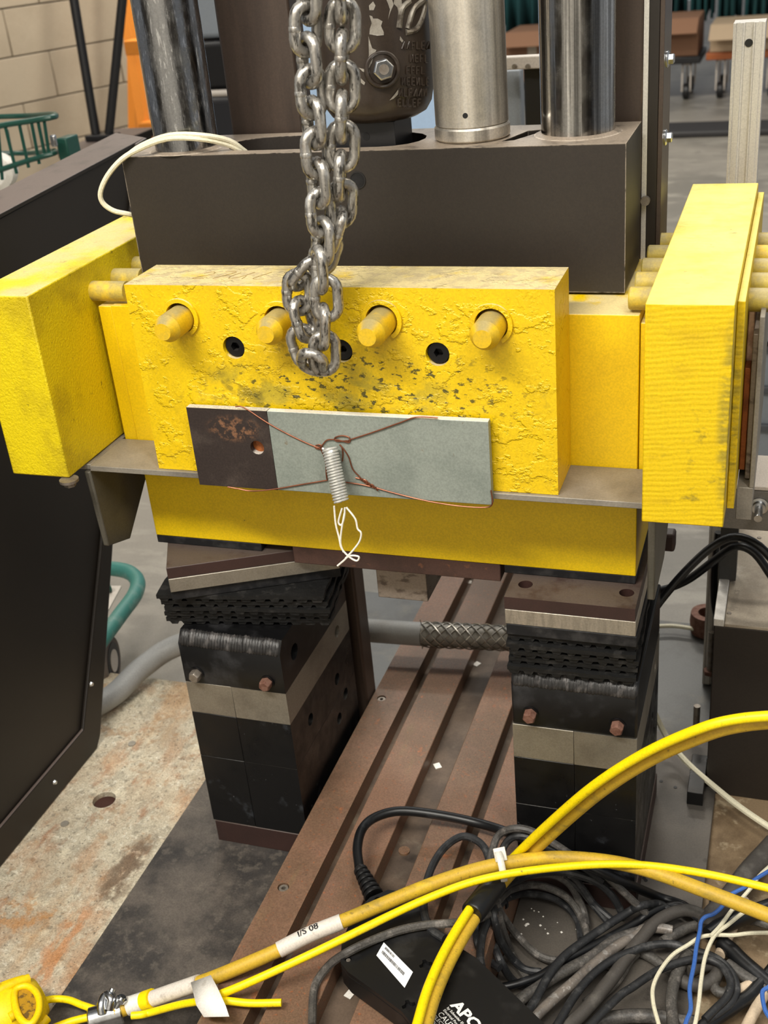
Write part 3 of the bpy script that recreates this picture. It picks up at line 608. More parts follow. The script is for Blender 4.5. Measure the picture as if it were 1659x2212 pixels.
# coil spring
s0 = P(712, 966, y=-0.026); s1 = P(737, 1083, y=-0.050); ax = (s1 - s0).normalized(); L = (s1 - s0).length
u_ = ax.orthogonal().normalized(); v_ = ax.cross(u_); NT = 19; pts = []
for i in range(NT * 16 + 1):
    th = 2 * PI * i / 16; pts.append(s0 + ax * (L * i / (NT * 16)) + (u_ * math.cos(th) + v_ * math.sin(th)) * 0.0083)
e_ = [pts[-1].lerp(s1, 0.3), s1, s1 + v_ * 0.005]
spn = solo('coil_spring', MB().tube(pts, 0.00125, 7, smooth=False).tube(e_, 0.0012, 7), M_spring, 'shiny steel coil spring tied to the middle of the grey bar', 'spring')
th = thing('white_thread', 'knotted white thread dangling from the coil spring', 'thread', P(740, 1180, y=-0.05))
for s_ in ([(810, 600), (818, 690), (835, 760), (848, 815), (885, 858), (925, 880), (937, 860), (905, 853), (880, 860), (858, 880), (827, 906)],
           [(872, 606), (918, 665), (930, 715), (948, 738), (940, 780), (908, 825), (868, 868)],
           [(850, 612), (832, 680), (848, 696), (862, 655), (865, 608)], [(862, 640), (848, 720), (843, 790), (858, 835)]):
    part(th, 'strand', MB().tube(q(s_, -0.0505), 0.00115, 6, step=5), M_string)

# ================================================================== chain
def link_mesh(w=0.0355, h=0.0535, r=0.00565):
    pts = []; R_ = w / 2 - r; S_ = (h - w) / 2
    for k in range(9): pts.append(Vector((R_ * math.cos(PI * k / 8), 0, S_ + R_ * math.sin(PI * k / 8))))
    for k in range(9): pts.append(Vector((-R_ * math.cos(PI * k / 8), 0, -S_ - R_ * math.sin(PI * k / 8))))
    ins = []
    for i, p in enumerate(pts):
        ins.append(p)
    m = MB().tube(ins, r, 12, closed=True, smooth=False)
    # weld collar on one leg
    m.lathe((-R_, 0, -0.0026), (-R_, 0, 0.0026), [(r, 0), (r * 1.10, 0.25), (r * 1.10, 0.75), (r, 1)], 12, caps=False)
    return m
ch = thing('steel_chain', 'galvanised steel chain hanging in two strands in front of the yellow plate', 'chain', (0.06, -0.04, -0.5))
lm = mkobj('chain_link', link_mesh(), M_galv, (0, 0, 0)); LME = lm.data; bpy.data.objects.remove(lm)
def link(px, py, y, axis_px, twist, lean=0.0):
    """link centre at photo point, on plane y; long axis towards axis_px (photo), twist about it in degrees"""
    c = P(px, py, y=y); t = P(*axis_px, y=y - lean); zx = (t - c).normalized()
    yx = Vector((0, 1, 0)); xx = yx.cross(zx).normalized(); yx = zx.cross(xx)
    M_ = Matrix((xx, yx, zx)).transposed() @ Matrix.Rotation(math.radians(twist), 3, 'Z')
    o = bpy.data.objects.new('chain_link', LME); COL.objects.link(o); o.parent = ch
    o.matrix_basis = Matrix.Translation(c - ORG[ch.name]) @ M_.to_4x4()
Lc = [(668, -8), (661, 62), (668, 131), (673, 199), (678, 266), (684, 331), (688, 396), (694, 459), (698, 521), (690, 583), (705, 644), (698, 706), (701, 763)]
for i, (a, b) in enumerate(Lc):
    up = Lc[i - 1] if i else (a - 6, b - 60); dn = Lc[i + 1] if i + 1 < len(Lc) else (a - 3, b + 60)
    ax_ = (a + (up[0] - dn[0]), b + (up[1] - dn[1]))
    tw_ = (52 if i % 2 else -36) if i < 9 else (-52 if i % 2 else 36)
    if i == 11: tw_ = -60
    if i == 10: tw_ = 14
    if i == 12: tw_ = 26
    link(a, b, -0.048 if i < 9 else -0.052, ax_, tw_)
Rc = [(738, -8), (740, 56), (739, 122), (740, 188), (739, 252), (740, 316), (735, 380), (738, 440), (726, 498), (702, 548)]
for i, (a, b) in enumerate(Rc):
    up = Rc[i - 1] if i else (a, b - 60); dn = Rc[i + 1] if i + 1 < len(Rc) else (a - 14, b + 60)
    ax_ = (a + (up[0] - dn[0]), b + (up[1] - dn[1]))
    link(a, b, -0.036 if i < 7 else -0.030, ax_, (19 if i % 2 else 104) if i < 7 else (42 if i % 2 else 118))
for k in range(1, 6):                             # both strands carry on upwards out of the picture
    link(668 - 1.5 * k, -8 - 66 * k, -0.048, (668 - 1.5 * k - 2, -80 - 66 * k), 52 if k % 2 else -36)
    link(738, -8 - 65 * k, -0.036, (738, -80 - 65 * k), 19 if k % 2 else 104)
link(644, 632, -0.036, (644, 570), 12)           # doubled-back links at the bottom
link(662, 590, -0.036, (690, 556), 62)
link(656, 690, -0.040, (640, 640), 74)
link(657, 748, -0.036, (640, 696), 16)
link(675, 783, -0.060, (676, 735), 10, lean=0.035)

# ================================================================== dark cross beam, columns, actuator
db = thing('cross_beam', 'heavy dark brown cross beam above the yellow plate', 'beam', (0, 0.21, -0.412))
ya, yb_, za, zb2 = 0.1468, 0.2735, -0.4118, -0.2477
zs = -0.31
sl = slot2(-0.192, 0.060, 0.166, 0.252)
s2 = [(0.158, 0.176), (0.172, 0.182), (0.196, 0.232), (0.190, 0.242), (0.176, 0.236)]
part(db, 'body', MB().prism([(-0.312, ya), (0.3010, ya), (0.3010, yb_), (-0.312, yb_)], [sl, s2], XY, za, zb2), M_beam, 0.001)
part(db, 'slot_floor', MB().prism(slot2(-0.191, 0.059, 0.167, 0.251), [], XY, zs - 0.02, zs - 0.0005), M_beam)
part(db, 'slot_floor', MB().prism([(0.159, 0.177), (0.172, 0.183), (0.195, 0.232), (0.189, 0.241), (0.177, 0.235)], [], XY, zs - 0.02, zs + 0.03), M_beam)
c = P(773, 389, y=ya)
part(db, 'plug_rim', MB().prism(circ(c.x, c.z, 0.0098, 24), [circ(c.x, c.z, 0.0086, 24)], XZ, ya - 0.0012, ya), M_blkmetal)
part(db, 'plug', MB().frustum((c.x, ya - 0.0008, c.z), (c.x, ya + 0.004, c.z), 0.0085), M_weldblk)
def column(x, y, r, mt, label, ztop=0.6):
    o = thing('guide_column', label, 'column', (x, y, zb2))
    part(o, 'shaft', MB().frustum((x, y, zb2), (x, y, ztop), r, n=56), mt)
    part(o, 'dust_ring', MB().lathe((x, y, zb2), (x, y, zb2 + 0.003), [(r + 0.008, 0), (r + 0.001, 1)], 48), M_beam)
column(0.2378, 0.2161, 0.0414, M_chrome, 'thick chromed guide column with vertical streaks at the right of the cross beam')
column(-0.2426, 0.1905, 0.0392, M_chromew, 'thick scuffed chromed guide column at the left of the cross beam')
mc = thing('steel_cylinder', 'brushed steel cylinder with a small hole standing on the cross beam', 'cylinder', (0.1175, 0.207, zb2))
part(mc, 'sleeve', MB().frustum((0.1175, 0.207, zb2 + 0.017), (0.1175, 0.207, -0.0895), 0.0420, n=56).lathe((0.1175, 0.207, -0.0895), (0.1175, 0.207, -0.0885), [(0.0420, 0), (0.0405, 1)], 56), M_brushed, 0.0008)
part(mc, 'base_ring', MB().lathe((0.1175, 0.207, zb2), (0.1175, 0.207, zb2 + 0.0165), [(0.0405, 0), (0.0435, 0.15), (0.0435, 0.85), (0.0415, 1)], 56), M_brushed, 0.0005)
part(mc, 'upper_shaft', MB().frustum((0.1175, 0.207, -0.0885), (0.1175, 0.207, 0.5), 0.040, n=56), M_brushed)
d_ = ray(1005, 250); 
hp = Vector((0.1175, 0.207, 0)); 
best = min((P(1005, 250, y=0.15 + 0.001 * k) for k in range(80)), key=lambda p: abs((Vector((p.x, p.y, 0)) - hp).length - 0.0420) + (p.y > 0.2))
nrm = Vector((best.x - hp.x, best.y - hp.y, 0)).normalized()
part(mc, 'pin_hole', MB().frustum(best - nrm * 0.001, best + nrm * 0.0004, 0.003, n=14), M_blkmetal)

# actuator with peeling paint
ac = thing('actuator_housing', 'dark brown cast housing with peeling paint standing in the cross beam slot', 'housing', (0.003, 0.207, zs))
part(ac, 'foot_block', MB().box(-0.046, 0.033, 0.178, 0.245, zs, -0.222), M_blkmetal, 0.001)
fc = P(791, 295, y=0.178); part(ac, 'foot_hole', MB().frustum(fc + Vector((0, -0.0004, 0)), fc + Vector((0, 0.002, 0)), 0.0045, n=16), M_boxp)
prof = [(0.030, -0.2225), (0.046, -0.222), (0.056, -0.217), (0.0625, -0.207), (0.0655, -0.192), (0.0665, -0.12), (0.067, 0.3)]
z0_, z1_ = prof[0][1], prof[-1][1]
part(ac, 'housing', MB().lathe((0.004, 0.215, z0_), (0.004, 0.215, z1_), [(r, (z - z0_) / (z1_ - z0_)) for r, z in prof], 56), M_cast)
def on_ac(px, py):
    b_ = None
    for k in range(1200):
        p = P(px, py, y=0.13 + 0.0001 * k)
        if (Vector((p.x - 0.004, p.y - 0.215, 0))).length <= 0.0664: b_ = p; break
    return b_ or P(px, py, y=0.2)
bc = on_ac(826, 150); nb = Vector((bc.x - 0.004, bc.y - 0.215, 0)).normalized()
nb = Vector((0.42, -0.90, 0.10)).normalized()
part(ac, 'bolt_pocket', MB().lathe(bc - nb * 0.004, bc + nb * 0.003, [(0.0205, 0), (0.0200, 0.8), (0.0185, 1), (0.0160, 0.9), (0.0150, 0.3)], 32), M_cast, 0.0004)
M_bare = mat('bare_metal_where_paint_peeled', (158, 152, 142), 0.45, 0.3, layers=[('noise', (128, 120, 110), 60, 0.45, 0.65, 0.6)])
flakes = [[(797, 12), (806, 3), (811, 12), (807, 22), (798, 22)], [(798, 33), (804, 35), (806, 40), (816, 40), (826, 46), (823, 56), (829, 70), (829, 76), (815, 77), (798, 74), (799, 62), (803, 50)],
          [(796, 78), (800, 92), (804, 104), (813, 108), (808, 118), (803, 136), (795, 151), (793, 140), (797, 118)], [(775, 146), (786, 149), (795, 148), (792, 158), (783, 154)], [(773, 156), (779, 168), (789, 178), (787, 184), (779, 178)],
          [(845, -6), (850, 10), (843, 26), (838, 42), (842, 20), (838, 8), (832, -6)], [(852, -6), (866, -6), (868, 10), (861, 30), (858, 16), (850, 8)], [(862, 190), (859, 204), (850, 213), (841, 217), (852, 204)], [(864, 78), (871, 88), (868, 92), (863, 86)]]
for l in flakes:
    pp = [on_ac(a, b) for a, b in l]; cc = on_ac(sum(a for a, b in l) / len(l), sum(b for a, b in l) / len(l))
    push = lambda p: p + Vector((p.x - 0.004, p.y - 0.215, 0)).normalized() * 0.0005
    pp = [push(p) for p in pp]
    tri = [tuple(t) for t in tessellate_polygon([[Vector((a, b, 0)) for a, b in l]])]
    part(ac, 'peeled_patch', MB().add(pp, tri), M_bare, label='bare metal patch where paint has peeled')
hb = part(ac, 'hex_bolt', MB().lathe(bc - nb * 0.002, bc + nb * 0.016, [(0.0120, 0), (0.0120, 0.9), (0.0102, 1)], 6, 0.2), M_zinc, 0.0005)
part(hb, 'bolt_end', MB().frustum(bc + nb * 0.0155, bc + nb * 0.018, 0.0055, n=16), M_bolt)
# raised foundry lettering (worn, only letter-like ridges remain) and peeled flakes
for row, (yy, xa, xb) in enumerate(((98, 868, 928), (126, 886, 918), (152, 878, 912), (176, 868, 922), (200, 862, 916), (222, 860, 905))):
    w = MB(); xx = xa; random.seed(row)
    def st_(a, b, c_, d_):
        p0 = on_ac(a, b); p1 = on_ac(c_, d_); nn = Vector((p0.x - 0.004, p0.y - 0.215, 0)).normalized() * 0.0004
        w.tube([p0 + nn, p1 + nn], 0.00105, 6, smooth=False)
    while xx < xb:
        k = random.randrange(5); hgt = 8
        if k != 3: st_(xx, yy + hgt, xx, yy - hgt)
        if k in (0, 4): st_(xx, yy - hgt, xx + 6, yy - hgt); st_(xx, yy, xx + 5, yy)
        if k in (1, 3): st_(xx, yy + hgt, xx + 6, yy - hgt); st_(xx + 6, yy + hgt, xx + 6, yy - hgt)
        if k in (2, 4): st_(xx, yy + hgt, xx + 6, yy + hgt)
        xx += 10.5
    part(ac, 'raised_lettering', w, M_cast)
w = MB()
lg = [[(862, 60), (868, 20), (885, 2)], [(880, 62), (893, 20), (915, 0)], [(876, 70), (900, 62), (914, 30), (918, 4)]]
for l in lg: w.tube([on_ac(a, b) for a, b in l], 0.0034, 8)
part(ac, 'raised_emblem', w, mat('worn_raised_edge', (128, 122, 112), 0.35, 0.5, layers=[('noise', (64, 54, 46), 60, 0.5, 0.62, 0.8)]))

# rear posts
solo('rear_post', MB().box(-0.2296, -0.1285, 0.292, 0.335, ZB, 0.5), M_post, 'wide dark brown square post behind the left tower and column', 'post', bevel=0.004)
rp = thing('rear_post', 'dark brown flanged post with bolts behind the right column', 'post', (0.28, 0.32, ZB))
part(rp, 'post_body', MB().box(0.185, 0.2995, 0.292, 0.38, ZB, 0.5), M_post, 0.003)
part(rp, 'edge_strip', MB().box(0.2997, 0.3055, 0.293, 0.36, -1.0, 0.5), M_extr, 0.0005, 'bare aluminium strip')
part(rp, 'flange', MB().box(0.3057, 0.3170, 0.296, 0.37, -1.0, 0.5), M_guard, 0.0005)
part(rp, 'flange_lip', MB().box(0.3172, 0.3225, 0.298, 0.375, -1.0, 0.5), M_post, 0.0005)
for (a, b) in ((1427, 128), (1425, 297)):
    c = P(a, b, y=0.325); c.x = 0.3226
    w_ = part(rp, 'flange_bolt', MB().lathe(c, c + Vector((0.009, 0, 0)), [(0.0062, 0), (0.0062, 0.85), (0.0048, 1)], 6), M_zinc)
    part(w_, 'washer', MB().lathe(c, c + Vector((0.0028, 0, 0)), [(0.0095, 0), (0.0095, 0.5), (0.008, 1)], 20), M_zinc)
c = P(1394, 428, y=0.30); part(rp, 'strip_bolt', MB().frustum((0.3055, 0.29, c.z), (0.3055, 0.283, c.z), 0.0055, n=16), M_bolt)

# left guard panel (raked front-to-back sheet)
gp = thing('side_guard', 'large dark brown sheet-metal guard standing at the left of the machine', 'guard', (-0.645, 0, ZB))
pr = [(-0.75, ZB + 0.001), (0.192, ZB + 0.001), (0.208, ZB + 0.016), (0.366, -0.937), (0.718, -0.325), (0.266, -0.353), (-0.75, -0.41)]
part(gp, 'sheet', MB().prism(pr, [], YZ, -0.665, -0.607), M_guard, 0.004)
part(gp, 'edge_lip', MB().prism([(-0.75, ZB + 0.001), (0.192, ZB + 0.001), (0.208, ZB + 0.016), (0.366, -0.937), (0.718, -0.325), (0.68, -0.328), (0.325, -0.937), (0.168, ZB + 0.058), (-0.75, ZB + 0.058)], [], YZ, -0.6068, -0.600), M_guard, 0.002)
part(gp, 'top_flange', MB().add([(-0.605, -0.75, -0.400), (-0.605, 0.718, -0.3245), (-0.695, 0.775, -0.3245), (-0.695, -0.75, -0.400),
                                 (-0.605, -0.75, -0.406), (-0.605, 0.718, -0.3305), (-0.695, 0.775, -0.3305), (-0.695, -0.75, -0.406)],
     [(0, 1, 2, 3), (4, 5, 6, 7), (0, 1, 5, 4), (1, 2, 6, 5), (2, 3, 7, 6), (3, 0, 4, 7)]), M_guard, 0.001)
for (a, b) in ((118, 1690), (197, 1478), (202, 323)):
    if b > 400:
        c = P(a, b, x=-0.600); part(gp, 'guard_screw', MB().frustum(c, c + Vector((0.003, 0, 0)), 0.0045, 0.003, 14), M_zinc)
    else:
        c = P(a, b, z=-0.341); part(gp, 'guard_screw', MB().frustum(c, c + Vector((0, 0, 0.003)), 0.006, n=14), M_zinc)

# white lead looping over the cross beam
lp = [(528, 330), (490, 312), (430, 300), (360, 300), (300, 322), (262, 345), (232, 380), (217, 415), (222, 438), (245, 455), (275, 462), (292, 466)]
yy = [0.180, 0.166, 0.1455, 0.1445, 0.1445, 0.139, 0.134, 0.132, 0.134, 0.138, 0.145, 0.158]
wl = solo('white_lead', MB().tube([P(a, b, y=y) for (a, b), y in zip(lp, yy)], 0.0032, 8), M_white, 'thick cream lead looping over the left end of the cross beam', 'cable')
lp2 = [(a + (6 if b < 330 else 3), b - 8 if b < 330 else b - 2) for (a, b) in lp[:6]]
solo('white_lead', MB().tube([P(a, b, y=y + 0.0015) for (a, b), y in zip(lp2, yy)], 0.0030, 8), M_white, 'second cream lead running above the first on the cross beam', 'cable')

# ================================================================== hose and conduit behind the towers
cz = -1.105
c0 = P(800, 1362, z=cz); c1 = P(912, 1370, z=cz); c2 = P(1095, 1378, z=cz)
cpts = [P(205, 1560, z=-1.222) + Vector((-0.03, 0.03, 0)), P(250, 1497, z=-1.222), P(310, 1440, z=-1.21), P(390, 1392, z=-1.19), Vector((-0.40, c0.y + 0.03, -1.15)), Vector((-0.25, c0.y + 0.01, -1.115)), c0, c1]
cdt = thing('grey_conduit', 'grey plastic conduit curving along the base behind the left tower', 'conduit', c0)
part(cdt, 'tube', MB().tube(cpts, 0.0205, 20, step=8), M_conduit)
hz = thing('braided_hose', 'wire-braided hose section crossing over the slotted table', 'hose', c1)
ce = c2 + (c2 - c1) * 1.0
part(hz, 'inner_hose', MB().lathe(c1, ce, [(0.0205, 0), (0.0195, 0.03), (0.0205, 1)], 24), M_braidin)
axh = (ce - c1).normalized(); uu = Vector((0, 0, 1)); uu = (uu - axh * uu.dot(axh)).normalized(); vv = axh.cross(uu); Lh = (ce - c1).length
for hand in (1, -1):
    w = MB()
    for st in range(7):
        pts = []
        for i in range(64):
            t = i / 63; q_ = 2 * PI * st / 7 + hand * t * 2 * PI * 2.4
            pts.append(c1 + axh * (Lh * t) + (uu * math.cos(q_) + vv * math.sin(q_)) * (0.0212 + 0.0006 * hand))
        w.tube(pts, 0.0011, 5, smooth=False)
    part(hz, 'braid', w, M_braid, label='wires of the braid wound one way')
part(hz, 'cut_wire', MB().tube([c1 + uu * 0.021, c1 + uu * 0.030 - axh * 0.002], 0.0008, 5, smooth=False).tube([c1 - uu * 0.019, c1 - uu * 0.03 - axh * 0.002], 0.0008, 5, smooth=False), M_braid)

# ================================================================== right side: copper, plates, box
o = thing('edge_clamp', 'bare aluminium angle clamping copper bars beside the right end block', 'clamp', (0.45, 0.15, -0.70))
part(o, 'face_plate', MB().box(0.4375, 0.4545, 0.052, 0.30, -0.640, -0.600), M_mill, 0.0008)
part(o, 'side_plate', MB().box(0.4500, 0.4552, 0.052, 0.30, -0.600, -0.405), M_mill, 0.0008)
solo('copper_bar', MB().box(0.4375, 0.4440, 0.10, 0.30, -0.548, -0.415), M_cupl, 'bright copper bar between end block and aluminium angle', 'bar', bevel=0.001)
solo('copper_bar', MB().box(0.4375, 0.4438, 0.075, 0.099, -0.590, -0.470), M_cudk, 'raw dark copper bar edge in front of the bright one', 'bar', bevel=0.001)
solo('steel_strip', MB().box(0.4442, 0.4496, 0.070, 0.30, -0.598, -0.43), M_worn, 'worn steel strip against the copper bars', 'strip', bevel=0.0008)
# grey ledge with bolt
lg_ = thing('machine_ledge', 'grey ledge with a white top and one bolt at the right edge', 'ledge', (0.53, 0.4, -0.79))
part(lg_, 'front', MB().box(0.408, 0.70, 0.30, 0.345, -0.787, -0.728), mat('satin_grey_metal', (124, 120, 114), 0.4, 0.5), 0.001)
part(lg_, 'top', MB().box(0.408, 0.70, 0.301, 0.40, -0.7275, -0.722), M_whitebar, 0.001)
c = P(1640, 1092, y=0.30)
b_ = part(lg_, 'bolt_nut', MB().lathe(c, c + Vector((0, -0.010, 0)), [(0.012, 0), (0.012, 0.3), (0.0085, 0.35), (0.0085, 1)], 20), M_zinc)
part(lg_, 'bolt_shank', MB().frustum(c, c + Vector((0.0, -0.034, -0.002)), 0.0052, n=16), M_zinc)
part(lg_, 'support_leg', MB().box(0.407, 0.432, 0.41, 0.44, -0.935, -0.728), mat('dark_profile', (70, 70, 70), 0.5, 0.4), 0.001)
part(lg_, 'support_leg', MB().box(0.66, 0.69, 0.41, 0.44, -0.935, -0.728), M_extr, 0.001)
# box with mottled top
bx = thing('equipment_box', 'dark brown equipment box with mottled grey top at the right edge', 'box', (0.53, 0.45, ZB))
part(bx, 'body', MB().box(0.4095, 0.70, 0.30, 0.72, ZB, -0.945), M_beam, 0.002)
part(bx, 'top_sheet', MB().box(0.4235, 0.70, 0.2995, 0.72, -0.9448, -0.940), M_ply, 0.0006)
part(bx, 'edge_profile', MB().box(0.4085, 0.4230, 0.299, 0.72, -0.9448, -0.933), M_extr, 0.001)
def text(root, name, s, org, u, v, size, mt, depth=0.0002, xs=1.0, bold=0.0):
    cu = bpy.data.curves.new('t', 'FONT'); cu.body = s; cu.size = size; cu.resolution_u = 2; cu.offset = bold * size
    to = bpy.data.objects.new('t', cu); COL.objects.link(to)
    bpy.context.view_layer.update()
    me = bpy.data.meshes.new_from_object(to.evaluated_get(bpy.context.evaluated_depsgraph_get()))
    bpy.data.objects.remove(to)
    u = Vector(u).normalized(); v = Vector(v); v = (v - u * v.dot(u)).normalized(); n = u.cross(v)
    mb = MB(); mb.add([Vector(org) + u * p.co.x * xs + v * p.co.y + n * depth for p in me.vertices], [tuple(f.vertices) for f in me.polygons])
    return part(root, name, mb, mt)
M_faint = mat('faded_print', (140, 130, 116), 0.6)
text(bx, 'faded_lettering', 'dynamics', (0.4345, 0.335, -0.9399), (0.08, 1, 0), (-1, 0.08, 0), 0.016, M_faint)
for (a, b) in ((1640, 1162), (1575, 1325)):
    c = P(a, b, z=-0.94); part(bx, 'top_screw', MB().frustum(c - Vector((0, 0, 0.001)), c + Vector((0, 0, 0.0012)), 0.004, 0.003, 12), M_bolt)
# studs and clamp hardware on the strip plate in front of the box
st = thing('stud_clamp', 'pair of upright threaded studs with a rusty nut clamping the box foot', 'clamp', P(1520, 1640, z=ZD))
part(st, 'foot', MB().box(0.385, 0.4085, 0.255, 0.345, ZD, ZD + 0.024), M_black, 0.001)
for (a, b, hgt) in ((1503, 1585, 0.055), (1533, 1455, 0.085)):
    c = P(a, b, z=ZD + 0.025)
    part(st, 'stud', MB().frustum(c, c + Vector((0, 0, hgt)), 0.0052, n=14), M_bolt)
    part(st, 'nut', MB().frustum(c, c + Vector((0, 0, 0.008)), 0.011, n=6), M_rustbolt, 0.0006)
c = P(1527, 1362, z=ZB)
solo('rusty_ring', MB().lathe(c, c + Vector((0, 0, 0.04)), [(0.030, 0), (0.032, 0.5), (0.030, 1), (0.017, 1), (0.017, 0.2)], 24), M_rustbolt, 'rusty round collar on the floor plate behind the box corner', 'collar')
kn = P(1447, 1166, y=0.34)
o = thing('square_bar', 'dark brown square bar end sticking out behind the right bracket', 'bar', kn)
part(o, 'bar_end', MB().box(kn.x - 0.022, kn.x + 0.008, kn.y - 0.012, kn.y + 0.012, kn.z - 0.014, kn.z + 0.014), M_brownpl, 0.004)
part(o, 'stem', MB().frustum(kn - Vector((0.02, 0, 0)), kn - Vector((0.06, 0.0, 0)), 0.006, n=12), M_bolt)
for nmb, pl, lb in ((1, [(1395, 1345, .30), (1425, 1300, .32), (1480, 1235, .34), (1540, 1180, .36), (1590, 1160, .36), (1640, 1180, .35), (1690, 1235, .34)], 'upper thick black cable arching past the right tower'),
                    (2, [(1405, 1275, .40), (1440, 1272, .40), (1490, 1250, .40), (1550, 1205, .40), (1590, 1180, .395), (1630, 1195, .39), (1670, 1250, .38)], 'lower thick black cable arching past the right tower')):
    solo('black_cable', MB().tube([P(a, b, y=y) for a, b, y in pl], 0.0062, 10), M_cordk, lb, 'cable')
solo('black_cable', MB().tube([P(a, b, y=y) for a, b, y in ((1552, 1150, .47), (1543, 1230, .47), (1543, 1300, .46), (1552, 1345, .46), (1554, 1352, .46))], 0.0058, 8), M_cordk, 'black cable hanging straight down beside the box corner', 'cable')
solo('black_cable', MB().tube([P(a, b, y=y) for a, b, y in ((1568, 1150, .50), (1563, 1220, .50), (1558, 1290, .50), (1557, 1340, .50))], 0.0055, 8), M_cordk, 'black cable hanging just right of another at the box corner', 'cable')
pw = [(1405, 1354), (1450, 1352), (1490, 1357), (1532, 1366)]
solo('white_lead', MB().tube([P(a, b, z=ZB + 0.012) for a, b in pw], 0.004, 8), M_white, 'cream lead running behind the right tower to the rusty collar', 'cable')
pw = [(1405, 1520, -1.13), (1440, 1592, -1.20), (1485, 1648, -1.215), (1550, 1705, -1.215), (1610, 1752, -1.215), (1690, 1805, -1.215)]
solo('white_lead', MB().tube([P(a, b, z=z) for a, b, z in pw], 0.0048, 8), M_white, 'cream lead slanting down to the right edge below the yellow pair', 'cable')

# aluminium profile post
def profile_outline(w=0.0145):
    h = w; s = [(-h, -h), (-0.0035, -h), (-0.0035, -h + 0.003), (-0.007, -h + 0.003), (-0.007, -h + 0.005), (0.007, -h + 0.005), (0.007, -h + 0.003), (0.0035, -h + 0.003), (0.0035, -h), (h, -h)]
    return s + [(h, h), (-h, h)]
def extr(a, b, z0, z1, label, y=0.6):
    t = P(a, b, y=y); o = thing('profile_post', label, 'post', (t.x, y, z0))
    out = []
    h = 0.0205
    for sgn in range(1):
        out = [(-h, -h), (-h + 0.0035, -h), (-h + 0.004, -h + 0.0015), (-h + 0.0045, -h), (-0.0080, -h), (-0.0072, -h + 0.0016), (-0.0055, -h + 0.0016), (-0.0055, -h + 0.008), (0.0055, -h + 0.008), (0.0055, -h + 0.0016), (0.0072, -h + 0.0016), (0.0080, -h), (h - 0.0045, -h), (h - 0.004, -h + 0.0015), (h - 0.0035, -h), (h, -h), (h, h), (-h, h)]
    part(o, 'profile', MB().prism([(t.x + p[0], y + p[1]) for p in out], [], XY, z0, z1), M_extr, 0.0003)
    part(o, 'access_hole', MB().frustum((t.x, y - 0.0136, z1 - 0.026), (t.x, y - 0.0120, z1 - 0.026), 0.0052, n=16), M_blkmetal)
    return o
zt_ = P(1620, 45, y=0.6).z
extr(1621, 45, ZB, zt_, 'grey aluminium slotted profile post behind the right end block')

# ================================================================== background
# pale panel and clutter between the columns
pb = thing('pale_board', 'pale blue smooth board standing on the floor behind the housing', 'board', (-0.75, 2.4, ZF))
a0 = P(612, 100, y=2.4).x; a1 = P(960, 100, y=2.4).x
part(pb, 'panel', MB().box(a0, a1, 2.4, 2.44, ZF + 0.04, 1.0), M_board, 0.004)
part(pb, 'foot', MB().box(a0 + 0.05, a1 - 0.05, 2.35, 2.50, ZF, ZF + 0.04), M_whitebar, 0.004)
def bar_between(name, p0, p1, r, mt, label, cat, n=12, group=None):
    return solo(name, MB().frustum(p0, p1, r, n=n), mt, label, cat, group)
# orange ladder
ld = thing('stepladder', 'orange fibreglass stepladder standing open behind the left column', 'ladder', P(330, 290, z=ZF))
def leg(a, b, c_, d_, y0, y1, w_, nm_='leg', mt=M_orange):
    p0 = P(a, b, y=y0); p1 = P(c_, d_, y=y1); dr = (p0 - p1).normalized()
    p1 = p1 - dr * ((p1.z - ZF) / dr.z) if abs(dr.z) > .2 else p1
    p0 = p0 + dr * 0.5
    part(ld, nm_, MB().tube([p0, p1], w_, 4, smooth=False), mt)
leg(284, 0, 288, 260, 4.2, 4.1, 0.026); leg(268, 0, 318, 310, 3.9, 3.7, 0.030)
leg(445, 0, 520, 330, 3.9, 3.7, 0.030)
p0 = P(318, 330, y=3.7); p1 = P(520, 250, y=3.7)
part(ld, 'rung', MB().box(min(p0.x, p1.x), max(p0.x, p1.x), 3.66, 3.74, P(480, 272, y=3.7).z - 0.03, P(480, 272, y=3.7).z + 0.03), M_orange, 0.004)
part(ld, 'rung', MB().box(min(p0.x, p1.x), max(p0.x, p1.x), 3.66, 3.74, P(480, 90, y=3.7).z - 0.03, P(480, 90, y=3.7).z + 0.03), M_orange, 0.004)
# black A-frame trestle on a dark bench by the wall
zbn = P(207, 292, y=2.6).z
bn = thing('low_bench', 'low dark bench carrying the black trestle by the masonry wall', 'bench', (P(215, 300, y=2.6).x, 2.65, ZF))
xb0 = P(170, 296, y=2.6).x; xb1 = P(262, 296, y=2.6).x
part(bn, 'top', MB().box(xb0, xb1, 2.45, 2.85, zbn - 0.05, zbn - 0.021), M_guard, 0.004)
for xx in (xb0 + 0.03, xb1 - 0.03):
    for y_ in (2.49, 2.81): part(bn, 'leg', MB().box(xx - 0.02, xx + 0.02, y_ - 0.02, y_ + 0.02, ZF, zbn - 0.05), M_guard, 0.002)
tr = thing('trestle', 'black metal trestle with splayed legs against the masonry wall', 'stand', P(215, 300, y=2.6))
for (a, b, c_, d_) in ((158, -10, 207, 290), (266, -10, 236, 292)):
    p0 = P(a, b, y=2.65); p1 = P(c_, d_, y=2.62); dr = (p1 - p0).normalized(); p1.z = zbn; p0 = p0 - dr * 0.5
    part(tr, 'leg', MB().frustum(p0, p1, 0.0165, n=10), M_blkmetal)
    part(tr, 'foot', MB().box(p1.x - 0.03, p1.x + 0.03, p1.y - 0.03, p1.y + 0.03, zbn - 0.0205, zbn), M_blkmetal, 0.004)
dr_ = ray(141, 141); tw_ = (w0 + wn * 0.001 - CAMLOC).dot(wn) / dr_.dot(wn); pw_ = CAMLOC + dr_ * tw_
